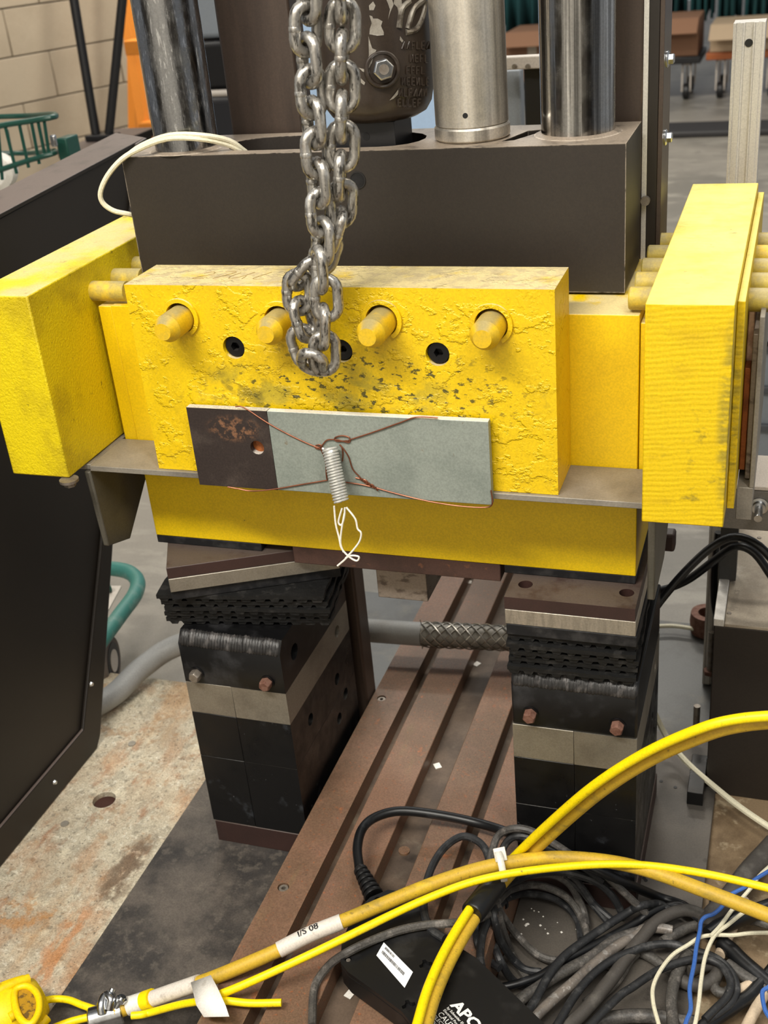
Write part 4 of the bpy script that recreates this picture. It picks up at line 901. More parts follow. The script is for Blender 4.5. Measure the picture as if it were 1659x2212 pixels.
solo('wall_outlet', MB().box(-0.03, 0.03, -0.018, 0.0, -0.06, 0.06, Matrix.Translation(pw_ + wn * 0.019) @ Matrix.Rotation(math.atan2(wd.y, wd.x), 4, 'Z')), mat('outlet_grey', (84, 72, 60), 0.6), 'small dark box mounted on the masonry wall', 'outlet', bevel=0.004)
# clutter seen between left column and post: a dark bench machine
cb = thing('bench_machine', 'dark bench machine with pale cover seen between the column and the post', 'machine', P(450, 250, z=ZF))
x0 = P(425, 100, y=3.1).x; x1 = P(520, 100, y=3.1).x
part(cb, 'cover', MB().box(x0 - 0.12, x1 + 0.18, 3.1, 3.35, P(450, 85, y=3.1).z, 0.9), M_greyblue, 0.02)
part(cb, 'head', MB().box(x0 - 0.02, x1 + 0.18, 3.07, 3.35, P(460, 195, y=3.1).z, P(450, 88, y=3.1).z), M_blkmetal, 0.02)
part(cb, 'cabinet', MB().box(x0 - 0.06, x1 + 0.18, 3.02, 3.4, ZF, P(460, 205, y=3.1).z), mat('cabinet_dark', (40, 40, 44), 0.5), 0.02)
part(cb, 'table_edge', MB().box(x0 - 0.06, x1 + 0.18, 2.98, 3.02, P(460, 208, y=3.0).z, P(460, 195, y=3.0).z), M_whitebar, 0.01)
# white bar with two screws behind the columns
wb = thing('guard_rail', 'white crossbar with screws between cylinder and right column', 'rail', P(1130, 150, y=0.95))
p0 = P(1085, 128, y=0.95); p1 = P(1185, 128, y=0.95); zc = p0.z
part(wb, 'bar', MB().box(p0.x - 0.02, p1.x + 0.08, 0.95, 0.975, P(1130, 150, y=0.95).z, P(1130, 122, y=0.95).z), M_whitebar, 0.002)
part(wb, 'upright', MB().box(P(1131, 160, y=0.976).x, P(1131, 160, y=0.976).x + 0.06, 0.976, 1.02, ZB, P(1131, 140, y=0.976).z), M_blkmetal, 0.003)
part(wb, 'upright', MB().box(P(1100, 160, y=1.03).x - 0.03, P(1124, 160, y=1.03).x, 1.03, 1.06, ZB, P(1131, 150, y=1.03).z), M_greyblue, 0.003)
for a in (1112, 1141):
    c = P(a, 143, y=0.95); part(wb, 'rail_screw', MB().frustum(c, c - Vector((0, 0.006, 0)), 0.0042, n=12), M_bolt)
# clothing hung far behind, cartons on dollies
hang = 0
YC = 7.6
lab = ['far left', 'second', 'third', 'fourth', 'fifth', 'rightmost']
for k, (a, b, zl) in enumerate(((1075, 1180, 62), (1190, 1300, 66), (1418, 1484, 40), (1490, 1546, 30), (1552, 1606, 40), (1612, 1680, 44))):
    xa = P(a, 20, y=YC).x; xb = P(b, 20, y=YC).x; zb_ = P((a + b) / 2, zl, y=YC).z
    w = MB(); nx, nz = 26, 8; vv_ = []; ff = []
    for j in range(nz + 1):
        for i in range(nx + 1):
            u = i / nx; t = j / nz
            vv_.append((xa + (xb - xa) * (0.5 + (u - 0.5) * (0.78 + 0.12 * t)), YC + 0.05 * math.sin(u * 21 + k) * (0.4 + t) - 0.1 * math.sin(u * PI), 0.9 + (zb_ - 0.9) * t + (0.03 * math.sin(u * 17 + k * 2) if j == nz else 0)))
    for j in range(nz):
        for i in range(nx): ff.append((j * (nx + 1) + i, j * (nx + 1) + i + 1, (j + 1) * (nx + 1) + i + 1, (j + 1) * (nx + 1) + i))
    g = thing('hanging_coverall', 'teal work garment hanging far behind, the %s of the row' % lab[k], 'clothing', ((xa + xb) / 2, YC, zb_), 'garments hanging in the background')
    ob = part(g, 'cloth', w.add(vv_, ff), M_cloth, sharp=180); sm = ob.modifiers.new('thickness', 'SOLIDIFY'); sm.thickness = 0.02
    xm_ = (xa + xb) / 2
    part(g, 'hanger', MB().tube([(xm_ - 0.1, YC, 0.9), (xm_, YC, 0.94), (xm_ + 0.1, YC, 0.9)], 0.008, 6).tube([(xm_, YC, 0.94), (xm_, YC, 0.995)], 0.006, 6, smooth=False), M_blkmetal)
rk = thing('clothes_rail', 'dark clothes rail carrying the teal garments', 'rack', (0, YC, ZF))
part(rk, 'rail', MB().frustum((-1.6, YC, 1.02), (1.3, YC, 1.02), 0.02, n=12), M_blkmetal)
for xx in (-1.6, 1.3): part(rk, 'upright', MB().frustum((xx, YC, ZF), (xx, YC, 1.04), 0.025, n=12), M_blkmetal)
def carton(x0, x1, z0, z1, mt, label, y=7.0, d=0.45):
    o = thing('carton', label, 'box', ((x0 + x1) / 2, y + d / 2, z0))
    part(o, 'body', MB().box(x0, x1, y, y + d, z0, z1), mt, 0.004)
    M_ = Matrix.Translation((0, y, z1)) @ Matrix.Rotation(math.radians(28), 4, 'X')
    part(o, 'flap', MB().box(x0, x1, -0.16, 0, -0.002, 0.002, M_), mt)
    part(o, 'tape', MB().box((x0 + x1) / 2 - 0.03, (x0 + x1) / 2 + 0.03, y - 0.0015, y, z1 - 0.14, z1), M_tape)
def dolly(x0, x1, z0, mt, label, y=7.0, d=0.45):
    o = thing('dolly', label, 'dolly', ((x0 + x1) / 2, y + d / 2, ZF))
    part(o, 'deck', MB().box(x0 - 0.02, x1 + 0.02, y - 0.02, y + d + 0.02, z0 - 0.045, z0 - 0.002), mt, 0.006)
    for xx in (x0 + 0.07, x1 - 0.07):
        for yy_ in (y + 0.06, y + d - 0.06):
            w = part(o, 'caster', MB().lathe((xx - 0.02, yy_, ZF + 0.05), (xx + 0.02, yy_, ZF + 0.05), [(0.042, 0), (0.05, 0.2), (0.05, 0.8), (0.042, 1)], 18), M_blkmetal)
            part(w, 'fork', MB().box(xx - 0.03, xx - 0.022, yy_ - 0.02, yy_ + 0.02, ZF + 0.05, z0 - 0.045).box(xx + 0.022, xx + 0.03, yy_ - 0.02, yy_ + 0.02, ZF + 0.05, z0 - 0.045).box(xx - 0.03, xx + 0.03, yy_ - 0.02, yy_ + 0.02, z0 - 0.06, z0 - 0.045), M_whitebar)
YB = 7.0
def zx(a, b): p = P(a, b, y=YB); return p.x, p.z
x0, z0 = zx(1415, 125); x1, z1 = zx(1510, 38)
zc0 = zx(1470, 122)[1]
carton(x0 - 0.15, x1, zc0, z1, M_card, 'brown cardboard carton on a dolly behind the right post'); dolly(x0 - 0.15, x1, zc0, M_blkmetal, 'dark dolly with pale casters under the brown carton')
x0, z0 = zx(1533, 108); x1, z1 = zx(1700, 45); zc1 = zx(1560, 112)[1]
carton(x0, x1, zc1, z1, M_card2, 'pale carton on an orange dolly behind the profile post'); dolly(x0, x1, zc1, mat('orange_dolly_paint', (168, 92, 44), 0.5), 'orange dolly under the pale carton')
x0, _ = zx(1085, 100); x1, _ = zx(1175, 100)
carton(x0 + 0.02, x1 + 0.1, ZF + 0.16, zx(1120, 70)[1], M_card, 'wide brown carton seen between cylinder and right column'); dolly(x0 + 0.02, x1 + 0.1, ZF + 0.16, M_blkmetal, 'dark dolly under the wide brown carton')
# grey cabinet at the right edge
kx = P(1610, 600, y=1.6).x
o = thing('grey_cabinet', 'grey metal cabinet far behind at the right edge', 'cabinet', (kx + 0.5, 1.8, ZF))
part(o, 'body', MB().box(kx, kx + 1.0, 1.6, 2.0, ZF, P(1640, 678, y=1.6).z), M_greyblue, 0.004)
for yy2 in (748, 838, 920): 
    z_ = P(1640, yy2, y=1.6).z; part(o, 'shelf_edge', MB().box(kx - 0.002, kx + 1.0, 1.585, 1.6, z_ - 0.008, z_ + 0.008), mat('shelf_dark', (92, 94, 98), 0.5), 0.002)
solo('black_cable', MB().tube([P(a, b, y=0.75) for a, b in ((1600, 790), (1630, 765), (1660, 742), (1700, 720))], 0.004, 8), M_cordk, 'thin black cable crossing in front of the grey cabinet', 'cable')

# green wire basket and its cart at the left
def wires(root, name, lines, r, mt, n=8, closed=False):
    for l in lines: part(root, name, MB().tube(l, r, n, smooth=len(l) > 2, step=4, closed=closed), mt)
cart = thing('wire_cart', 'green wire basket cart standing behind the left guard', 'cart', P(120, 300, y=1.15) * 1.0)
def B(a, b, y): return P(a, b, y=y)
yF, yBk = 1.05, 1.35
wires(cart, 'top_rim', [[B(-60, 290, yF), B(0, 272, yF), B(60, 262, yF), B(108, 254, yF), B(121, 250, 1.10), B(110, 247, 1.2), B(60, 250, yBk), B(0, 252, yBk), B(-60, 255, yBk)]], 0.0062, M_green)
wires(cart, 'lower_rim', [[B(-60, 385, yF), B(0, 367, yF), B(60, 347, yF), B(110, 333, yF), B(122, 328, 1.12)], [B(-60, 333, yBk), B(0, 331, yBk), B(60, 331, yBk), B(118, 326, 1.15)]], 0.0058, M_green)
for (a, b, c_, d_, y) in ((42, 270, 62, 362, yF), (68, 264, 85, 354, yF), (82, 262, 98, 340, yF), (95, 258, 106, 334, yF), (12, 276, 36, 375, yF), (-4, 280, 5, 388, yF), (15, 280, 25, 330, yBk), (-20, 280, -10, 380, yF)):
    wires(cart, 'upright_wire', [[B(a, b, y), B(c_, d_, y)]], 0.0036, M_green, 6)
part(cart, 'corner_bracket', MB().box(B(119, 300, 1.08).x, B(142, 300, 1.08).x, 1.08, 1.13, B(130, 350, 1.08).z, B(130, 299, 1.08).z), M_green, 0.003)
part(cart, 'clip', MB().box(B(108, 305, 1.04).x, B(119, 305, 1.04).x, 1.04, 1.05, B(112, 318, 1.04).z, B(112, 292, 1.04).z), M_zinc, 0.003)
solo('plastic_wrap', MB().tube([B(-10, 345, 1.2), B(8, 350, 1.2), B(22, 370, 1.2), B(10, 392, 1.2), B(-10, 400, 1.2)], 0.02, 8), M_nylon, 'crumpled clear wrapping inside the green basket', 'wrap')
ch2 = P(250, 1240, z=-1.17)
hc = thing('hand_cart', 'teal tubular cart with grey wheel on the concrete behind the left guard', 'cart', P(225, 1470, z=ZF))
hp_ = [(200, 1228, -1.165), (240, 1228, -1.165), (278, 1236, -1.165), (297, 1256, -1.165), (291, 1285, -1.165), (262, 1325, -1.165), (225, 1375, -1.165), (190, 1420, -1.165)]
part(hc, 'frame_tube', MB().tube([P(a, b, z=z) for a, b, z in hp_], 0.0155, 14, step=6), M_teal)
part(hc, 'deck', MB().prism([P(a, b, z=-1.165).xy for a, b in ((200, 1262), (262, 1262), (225, 1330), (190, 1370))], [], XY, -1.172, -1.168), M_whitebar, 0.001)
part(hc, 'cross_bar', MB().tube([P(200, 1282, z=-1.16), P(240, 1270, z=-1.16)], 0.008, 8, smooth=False), M_green)
wc = P(228, 1428, z=-1.245); wx = Vector((0.96, 0.28, 0)).normalized()
w_ = part(hc, 'wheel', MB().lathe(wc - wx * 0.016, wc + wx * 0.016, [(0.024, 0.05), (0.046, 0), (0.055, 0.25), (0.055, 0.75), (0.046, 1), (0.024, 0.95)], 36), M_tyre)
part(w_, 'wheel_rim', MB().frustum(wc - wx * 0.013, wc + wx * 0.0165, 0.036, n=28), M_blkmetal)
part(w_, 'hub', MB().frustum(wc - wx * 0.013, wc + wx * 0.018, 0.022, n=24), M_whitebar)

# ================================================================== foreground: power strip
PZ = ZT + 0.036
def Q(a, b, z=PZ): return P(a, b, z=z)
ol = [(763, 1975), (800, 1938), (838, 1922), (880, 1926), (905, 1952), (960, 2025), (1030, 2070), (1190, 2225), (1330, 2370), (1110, 2520), (930, 2265), (868, 2185), (815, 2145), (752, 2100), (736, 2080), (738, 2035)]
out = [tuple(Q(a, b).xy) for a, b in ol]
ps = thing('power_strip', 'black power strip lying face down across the slotted table', 'power strip', (Q(900, 2080).x, Q(900, 2080).y, ZT))
def keyhole(a, b, ang, s=0.0052):
    c = Q(a, b); o_ = []
    for k in range(24):
        t = 2 * PI * k / 24; r = s * (1 + 0.55 * (abs(math.cos(2 * t)) > 0.8))
        o_.append((c.x + r * math.cos(t + ang), c.y + r * math.sin(t + ang)))
    return o_
kh = [keyhole(920, 2084, 0.6), keyhole(883, 2172, 0.6), circ(*Q(960, 2124).xy, 0.0046, 18), circ(*Q(752, 2072).xy, 0.0042, 18), circ(*Q(816, 1943).xy, 0.0045, 18)]
part(ps, 'case', MB().prism(out, kh, XY, PZ - 0.006, PZ), M_boxp, 0.0012)
part(ps, 'lower_case', MB().prism(out, [], XY, ZT + 0.0005, PZ - 0.0062), M_boxp, 0.002)
for (a, b) in ((752, 2072), (816, 1943)):
    c = Q(a, b); part(ps, 'case_screw', MB().frustum(c - Vector((0, 0, 0.0055)), c - Vector((0, 0, 0.0015)), 0.0028, n=12), M_bolt)
A_, B_, C_, D_ = Q(829, 2036), Q(892, 2100), Q(874, 2134), Q(813, 2064)
part(ps, 'sticker', MB().prism([tuple(p.xy) for p in (A_, B_, C_, D_)], [], XY, PZ - 0.0002, PZ + 0.0003), M_sticker, 0.0)
eu = (B_ - A_); ev = (A_ - D_)
bars = MB()
def rect(u0, u1, v0, v1):
    bars.add([D_ + eu * a + ev * b + Vector((0, 0, 0.0005)) for a, b in ((u0, v0), (u1, v0), (u1, v1), (u0, v1))], [(0, 1, 2, 3)])
random.seed(3); u = 0.08
while u < 0.84:
    wd_ = random.choice((0.008, 0.014, 0.02)); rect(u, u + wd_, 0.36, 0.56); u += wd_ + random.choice((0.008, 0.012))
u = 0.10
while u < 0.40:
    wd_ = random.choice((0.008, 0.014, 0.02)); rect(u, u + wd_, 0.72, 0.88); u += wd_ + random.choice((0.008, 0.012))
part(ps, 'barcode', bars, M_ink)
u_d = (Q(1034, 2220) - Q(978, 2160)); n_up = (Q(978, 2160) - Q(955, 2190))
for k, (nm_, tx, sz, bd, gap) in enumerate((('logo_lettering', 'APC', 0.0185, 0.035, 0.0), ('small_lettering', 'by Schneider Electric', 0.0046, 0.012, 0.0056), ('small_lettering', 'Electrical Power Strip', 0.0046, 0.008, 0.0108),
        ('caution_lettering', 'CAUTION', 0.0092, 0.006, 0.0190), ('small_lettering', 'ELECTRIC SHOCK', 0.0062, 0.004, 0.0250), ('small_lettering', 'FOR DRY USE', 0.0072, 0.006, 0.0318))):
    vv = Vector(n_up); uu_ = Vector(u_d).normalized(); vv = (vv - uu_ * vv.dot(uu_)).normalized()
    text(ps, nm_, tx, Q(973, 2172, PZ + 0.0003) - vv * gap, u_d, n_up, sz, M_wink, xs=1.18 if k == 0 else 1.0, bold=bd)
# strain relief and mains lead
rel = MB(); ra = P(808, 1936, z=PZ - 0.012); rb_ = P(776, 1874, z=PZ - 0.006)
for k in range(6):
    t = k / 6; c0_ = ra.lerp(rb_, t); c1_ = ra.lerp(rb_, t + 0.11)
    rel.lathe(c0_, c1_, [(0.0128 - 0.0045 * t, 0), (0.0135 - 0.0045 * t, 0.5), (0.0126 - 0.0045 * t, 1)], 18)
rel.frustum(ra, rb_, 0.0098, 0.0068, 16)
part(ps, 'strain_relief', rel, M_boxp)
def tcab(name, pts, r, mt, label, n=10, step=6, group=None, cat='cable'):
    return solo(name, MB().tube(pts, r, n, step=step), mt, label, cat, group)
def G(a, b, h):
    """a point h above what the cables lie on at a photo position, kept in front of the right tower"""
    p = P(a, b, z=ZD + h)
    if p.x < 0.185: p = P(a, b, z=ZT + h) if P(a, b, z=ZT + h).x < 0.185 else P(a, b, z=(ZT + ZD) / 2 + h)
    if p.y > 0.008 - h * 0.3 and 0.15 < p.x < 0.36: p = P(a, b, y=0.008 - h * 0.3)
    return p
pl = [(776, 1874, .030), (772, 1830, .034), (783, 1790, .036), (812, 1765, .036), (865, 1752, .034), (945, 1760, .03), (1040, 1780, .026), (1130, 1810, .02), (1230, 1852, .02), (1330, 1898, .014), (1420, 1937, .010), (1490, 1965, .010), (1580, 2050, .009), (1650, 2130, .009)]
pts = [P(a, b, z=ZT + h) if a < 1080 else G(a, b, h) for a, b, h in pl]
tcab('mains_lead', pts, 0.0066, M_cordk, 'thick black mains lead curving from the power strip to the right tower foot', 12)

# ------- yellow cables
def zf(a):
    K = [(-100, -1.212), (300, -1.205), (420, -1.158), (560, -1.128), (720, -1.106), (850, -1.100), (1100, -1.088), (1700, -1.10)]
    for (a0_, z0_), (a1_, z1_) in zip(K, K[1:]):
        if a <= a1_: return z0_ + (z1_ - z0_) * (a - a0_) / (a1_ - a0_)
    return K[-1][1]
def YP(l, dz=0.0): return [P(a, b, z=zf(a) + dz) for a, b in l]
thick = [(285, 2172), (340, 2154), (440, 2120), (520, 2088), (600, 2053), (670, 2018), (740, 1990), (830, 1952), (920, 1915), (1010, 1884), (1090, 1865), (1190, 1853), (1300, 1859), (1400, 1880), (1530, 1927), (1680, 1985)]
yt = thing('yellow_cable', 'thick dirty yellow cable with white sleeves sweeping across the foreground', 'cable', P(285, 2172, z=-1.205))
part(yt, 'sheath', MB().tube(YP(thick), 0.0088, 14, step=6), M_ycab)
def sleeve(l, r, mt, nm_, label=None): return part(yt, nm_, MB().tube(YP(l), r, 16, step=6), mt, label=label)
s_ = sleeve([(602, 2052), (670, 2018), (738, 1991)], 0.0099, M_label, 'marker_sleeve')
sleeve([(332, 2157), (372, 2143), (430, 2123)], 0.0102, M_label, 'white_wrap')
sleeve([(312, 2163), (330, 2157)], 0.0125, M_ybri, 'yellow_collar')
sleeve([(276, 2174), (310, 2163)], 0.0118, M_nylon, 'nylon_nut')
sleeve([(246, 2188), (280, 2172)], 0.0100, M_ycab, 'cable_tail')
# lettering wrapped on the sleeve
tv = (CAMLOC - P(670, 2018, z=zf(670))).normalized()
cu = bpy.data.curves.new('t', 'FONT'); cu.body = 'I/S 08'; cu.size = 0.0120; cu.resolution_u = 3; cu.offset = 0.00022
to = bpy.data.objects.new('t', cu); COL.objects.link(to); bpy.context.view_layer.update()
me = bpy.data.meshes.new_from_object(to.evaluated_get(bpy.context.evaluated_depsgraph_get())); bpy.data.objects.remove(to)
bm = bmesh.new(); bm.from_mesh(me); bmesh.ops.triangulate(bm, faces=bm.faces)
for k in range(3):
    bmesh.ops.subdivide_edges(bm, edges=[e for e in bm.edges if e.calc_length() > 0.0009], cuts=1)
    bmesh.ops.triangulate(bm, faces=bm.faces)
bm.to_mesh(me); bm.free()
mb = MB(); rr_ = 0.0102
cl_ = catmull(YP([(602, 2052), (670, 2018), (738, 1991)]), 24); acc = [0.0]
for a, b in zip(cl_, cl_[1:]): acc.append(acc[-1] + (b - a).length)
def along(d):
    for k in range(len(cl_) - 1):
        if d <= acc[k + 1]: return cl_[k].lerp(cl_[k + 1], (d - acc[k]) / (acc[k + 1] - acc[k])), (cl_[k + 1] - cl_[k]).normalized()
    return cl_[-1], (cl_[-1] - cl_[-2]).normalized()
vv_ = []
for p in me.vertices:
    c_, sax = along(acc[-1] * 0.34 + p.co.x)
    e1 = (tv - sax * tv.dot(sax)).normalized(); e2 = e1.cross(sax)
    t = (p.co.y + 0.0030) / rr_; vv_.append(c_ + (e1 * math.cos(t) + e2 * math.sin(t)) * rr_)
mb.add(vv_, [tuple(f.vertices) for f in me.polygons])
part(yt, 'sleeve_lettering', mb, M_ink)
# paper tag folded round the cable
tg = [(412, 2122), (455, 2106), (470, 2134), (487, 2172), (495, 2196), (440, 2197), (424, 2172)]
tgv = [P(a, b, z=zf(a) + dz) for (a, b), dz in zip(tg, (0.020, 0.022, 0.026, 0.024, 0.018, 0.016, 0.022))]
tp = MB(); cc = sum(tgv, Vector()) / 7 + Vector((0.0, -0.003, 0.003)); tp.add(tgv + [cc], [(i, (i + 1) % 7, 7) for i in range(7)])
t_o = part(yt, 'paper_tag', tp, M_paper, sharp=180); sm = t_o.modifiers.new('thickness', 'SOLIDIFY'); sm.thickness = 0.0006
thin = [(430, 2165), (520, 2130), (640, 2076), (740, 2028), (850, 1974), (930, 1938), (1010, 1908), (1090, 1889), (1190, 1875), (1300, 1867), (1390, 1869), (1480, 1880), (1570, 1897), (1690, 1926)]
tcab('yellow_cable', YP(thin, 0.0085), 0.0050, M_ybri, 'thin bright yellow cord strapped along the thick dirty yellow cable', 10)
stub = [(284, 2194), (306, 2192), (330, 2186), (400, 2168), (470, 2161), (540, 2167), (608, 2166)]
tcab('yellow_cable', [P(a, b, z=-1.195 + max(0, min(1, (a - 330) / 130)) * 0.052) for a, b in stub], 0.0047, M_ybri, 'thin yellow cord with a cut end beside the white sleeve', 10)
# up-right pair through the black boot
pair = [(1690, 1549), (1600, 1557), (1520, 1577), (1400, 1630), (1290, 1700), (1190, 1785), (1110, 1862), (1062, 1915), (1018, 1972), (968, 2055), (930, 2140), (905, 2225)]
yp = [-0.10, -0.10, -0.10, -0.09, -0.08, -0.058, None, None, None, None, None, None]
zp = [0, 0, 0, 0, 0, 0, -1.112, -1.106, -1.102, -1.100, -1.096, -1.092]
def off(l, ys, dpx, dpy, dy=0.0): return [P(a + dpx, b + dpy, y=y + dy) if y is not None else P(a + dpx, b + dpy, z=z - dy) for (a, b), y, z in zip(l, ys, zp)]
tcab('yellow_cable', off(pair, yp, 10, 8, 0.006), 0.0078, M_ycab, 'dusty yellow cable rising to the right and passing under the zip tie', 12)
tcab('yellow_cable', off(pair, yp, -6, -4, -0.006), 0.0058, M_ybri, 'bright yellow cord paired with the dusty rising cable', 10)
b0, b1 = P(1024, 1968, z=-1.102), P(1068, 1912, z=-1.106)
solo('cable_boot', MB().lathe(b0, b1, [(0.0135, -0.1), (0.0150, -0.06), (0.0152, 0.5), (0.0150, 1.06), (0.0125, 1.1)], 22), M_cordk, 'black heat-shrink boot round the rising yellow pair', 'boot')
zc_ = P(1082, 1872, z=zf(1082) + 0.004)
zt2 = thing('zip_tie', 'white nylon zip tie round the yellow cables', 'zip tie', zc_)
zax = (P(1120, 1862, z=zf(1120)) - P(1050, 1876, z=zf(1050))).normalized(); zu = (CAMLOC - zc_).normalized(); zu = (zu - zax * zu.dot(zax)).normalized(); zv = zax.cross(zu)
band = []
for k in range(20):
    t = 2 * PI * k / 20; band.append(zc_ + zu * (0.0125 * math.cos(t)) + zv * (0.0190 * math.sin(t)))
bb = MB(); vb = []; fb = []
for p in band:
    vb += [p - zax * 0.0042, p + zax * 0.0042]
for k in range(20): fb.append((2 * k, 2 * k + 1, (2 * k + 3) % 40, (2 * k + 2) % 40))
t_b = part(zt2, 'band', bb.add(vb, fb), M_nylon, sharp=180); sm = t_b.modifiers.new('thickness', 'SOLIDIFY'); sm.thickness = 0.0014
hd = P(1080, 1846, z=zf(1080) + 0.012); hm = Matrix((zax, zv, zu)).transposed().to_4x4(); hm.translation = hd
part(zt2, 'head', MB().box(-0.0075, 0.0075, -0.0085, 0.0085, -0.004, 0.005, hm).box(-0.003, 0.003, -0.002, 0.014, 0.0035, 0.0052, hm), M_nylon, 0.001)
# connector housing, cord, metal clamp at the lower left
pc = P(20, 2175, z=-1.215)
yc = thing('cable_plug', 'bulky yellow moulded plug at the lower left corner', 'plug', (pc.x, pc.y, ZB))
pr_ = [(0.0, 0), (0.026, 0.0), (0.034, 0.10), (0.036, 0.3), (0.040, 0.42), (0.040, 0.62), (0.036, 0.70), (0.034, 0.86), (0.024, 1.0)]
pa = P(-75, 2250, z=-1.205); pbb = P(88, 2150, z=-1.208)
part(yc, 'body', MB().lathe(pa, pbb, pr_, 36), M_yplug, sharp=60)
for k in range(6):
    t = 2 * PI * k / 6; axp = (pbb - pa).normalized(); uq = axp.orthogonal().normalized(); vq = axp.cross(uq)
    q0 = pa.lerp(pbb, 0.5) + (uq * math.cos(t) + vq * math.sin(t)) * 0.0385; q1 = pa.lerp(pbb, 0.93) + (uq * math.cos(t) + vq * math.sin(t)) * 0.031
    part(yc, 'grip_rib', MB().tube([q0, q0.lerp(q1, 0.5) + (q0 - pa.lerp(pbb, 0.5)) * 0.06, q1], 0.0065, 10), M_yplug)
rimp = [P(a, b, z=-1.1690) for a, b in ((34, 2138), (60, 2130), (82, 2150), (84, 2185), (66, 2212), (44, 2200), (32, 2168))]
part(yc, 'cavity_rim', MB().tube(rimp, 0.0045, 10, closed=True), M_yplug)
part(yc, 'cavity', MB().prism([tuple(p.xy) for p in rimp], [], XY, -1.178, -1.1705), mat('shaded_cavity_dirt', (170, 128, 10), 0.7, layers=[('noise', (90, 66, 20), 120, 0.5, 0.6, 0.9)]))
part(yc, 'gland_mouth', MB().frustum(pa.lerp(pbb, 0.97), pa.lerp(pbb, 1.02), 0.015, n=18), M_ybri)
tcab('yellow_cable', [P(a, b, z=-1.212) for a, b in ((84, 2164), (115, 2158), (148, 2160), (180, 2172), (222, 2184), (262, 2183))], 0.0046, M_ybri, 'thin yellow cord from the moulded plug into the metal clamp', 10)
tcab('yellow_cable', [P(a, b, z=-1.222) for a, b in ((105, 2225), (150, 2208), (190, 2198), (230, 2192))], 0.0050, M_ybri, 'lowest yellow cord running into the metal clamp from the corner', 10)
cl0, cl1 = P(193, 2204, z=-1.212), P(266, 2184, z=-1.210)
mcL = thing('hose_clamp', 'shiny metal clamp with two bolts on the yellow cords', 'clamp', cl0)
part(mcL, 'barrel', MB().lathe(cl0, cl1, [(0.0135, 0), (0.0150, 0.04), (0.0150, 0.96), (0.0135, 1)], 28), M_zinc)
for (a, b, c_, d_) in ((226, 2178, 244, 2136), (252, 2176, 266, 2152)):
    p0 = P(a, b, z=-1.198); p1 = P(c_, d_, z=-1.185)
    b_ = part(mcL, 'clamp_bolt', MB().frustum(p0, p1, 0.0042, n=14), M_zinc)
    part(b_, 'nut', MB().frustum(p0.lerp(p1, 0.55), p0.lerp(p1, 0.85), 0.0075, n=6), M_zinc, 0.0004)
sd = P(222, 2172, z=-1.195); part(mcL, 'saddle', MB().tube([P(221, 2190, z=-1.198), P(219, 2170, z=-1.190), P(228, 2150, z=-1.187), P(240, 2158, z=-1.187), P(236, 2180, z=-1.196)], 0.0058, 10), M_zinc)

# ------- the coil and the tangle of cables, lower right
def c5(l): return [(1000 + a / 4.1475, 1730 + b / 4.1475) for a, b in l]
def c6(l): return [(1300 + a / 4.59, 1730 + b / 4.59) for a, b in l]
def c4(l): return [(700 + a / 3.456, 1680 + b / 3.456) for a, b in l]
def lay(l, h, h2=None):
    n = len(l); return [G(a, b, h + ((h2 if h2 is not None else h) - h) * i / (n - 1)) for i, (a, b) in enumerate(l)]
coil = thing('coiled_cable', 'grey-black cable coiled in loose loops and tied, in front of the right tower', 'cable', P(1150, 2000, z=ZD))
loops = [
 (c5([(310, 900), (420, 800), (620, 752), (800, 790), (950, 880), (1050, 1020), (1110, 1190), (1130, 1290)]), .022, .010),
 (c5([(300, 960), (400, 870), (560, 830), (780, 860), (930, 950), (1030, 1080), (1060, 1240)]), .012, .006),
 (c5([(320, 800), (500, 700), (700, 640), (900, 640), (1050, 672), (1200, 730), (1330, 840), (1420, 1000), (1430, 1060)]), .036, .016),
 (c5([(320, 820), (420, 690), (600, 660), (800, 660), (950, 740), (1040, 890), (1090, 1010), (1110, 1120)]), .028, .012),
 (c5([(940, 660), (1000, 690), (1100, 820), (1180, 930), (1330, 1060)]), .022, .012),
 (c5([(900, 670), (1050, 790), (1140, 900), (1290, 1080)]), .014, .008),
 (c5([(270, 780), (245, 560), (270, 430), (320, 310), (440, 250), (590, 262), (780, 360), (1000, 500), (1200, 600), (1380, 760), (1560, 930), (1640, 1010)]), .034, .020),
 (c5([(330, 760), (340, 560), (360, 430), (430, 335), (540, 312), (700, 370), (850, 450), (1050, 570), (1250, 720)]), .026, .016),
 (c5([(270, 890), (280, 1060), (340, 1260), (450, 1420), (560, 1510), (700, 1535)]), .018, .010),
 (c5([(290, 900), (360, 1040), (480, 1200), (620, 1340), (740, 1410), (860, 1432)]), .024, .012),
 (c5([(255, 980), (270, 1230), (330, 1420), (450, 1610), (640, 1690)]), .010, .006),
 (c5([(240, 1040), (180, 1180), (155, 1350), (165, 1480), (190, 1590), (230, 1670)]), .012, .008),
 (c5([(300, 960), (370, 1200), (430, 1350), (500, 1480), (580, 1600)]), .006, .005),
 (c5([(220, 960), (130, 1120), (140, 1300), (220, 1420), (330, 1500)]), .005, .004)]
loops.append(([(a, b) for a, b in c4([(1260, 760), (1240, 640), (1180, 500), (1040, 438), (900, 520), (800, 680), (748, 880), (752, 1030), (800, 1130), (900, 1200)])], .026, .040))
loops.append((c4([(1240, 1010), (1130, 1060), (960, 1085), (760, 1100), (560, 1140), (370, 1210), (200, 1290), (60, 1380), (-40, 1500), (-80, 1620), (-90, 1850)]), .022, .010))
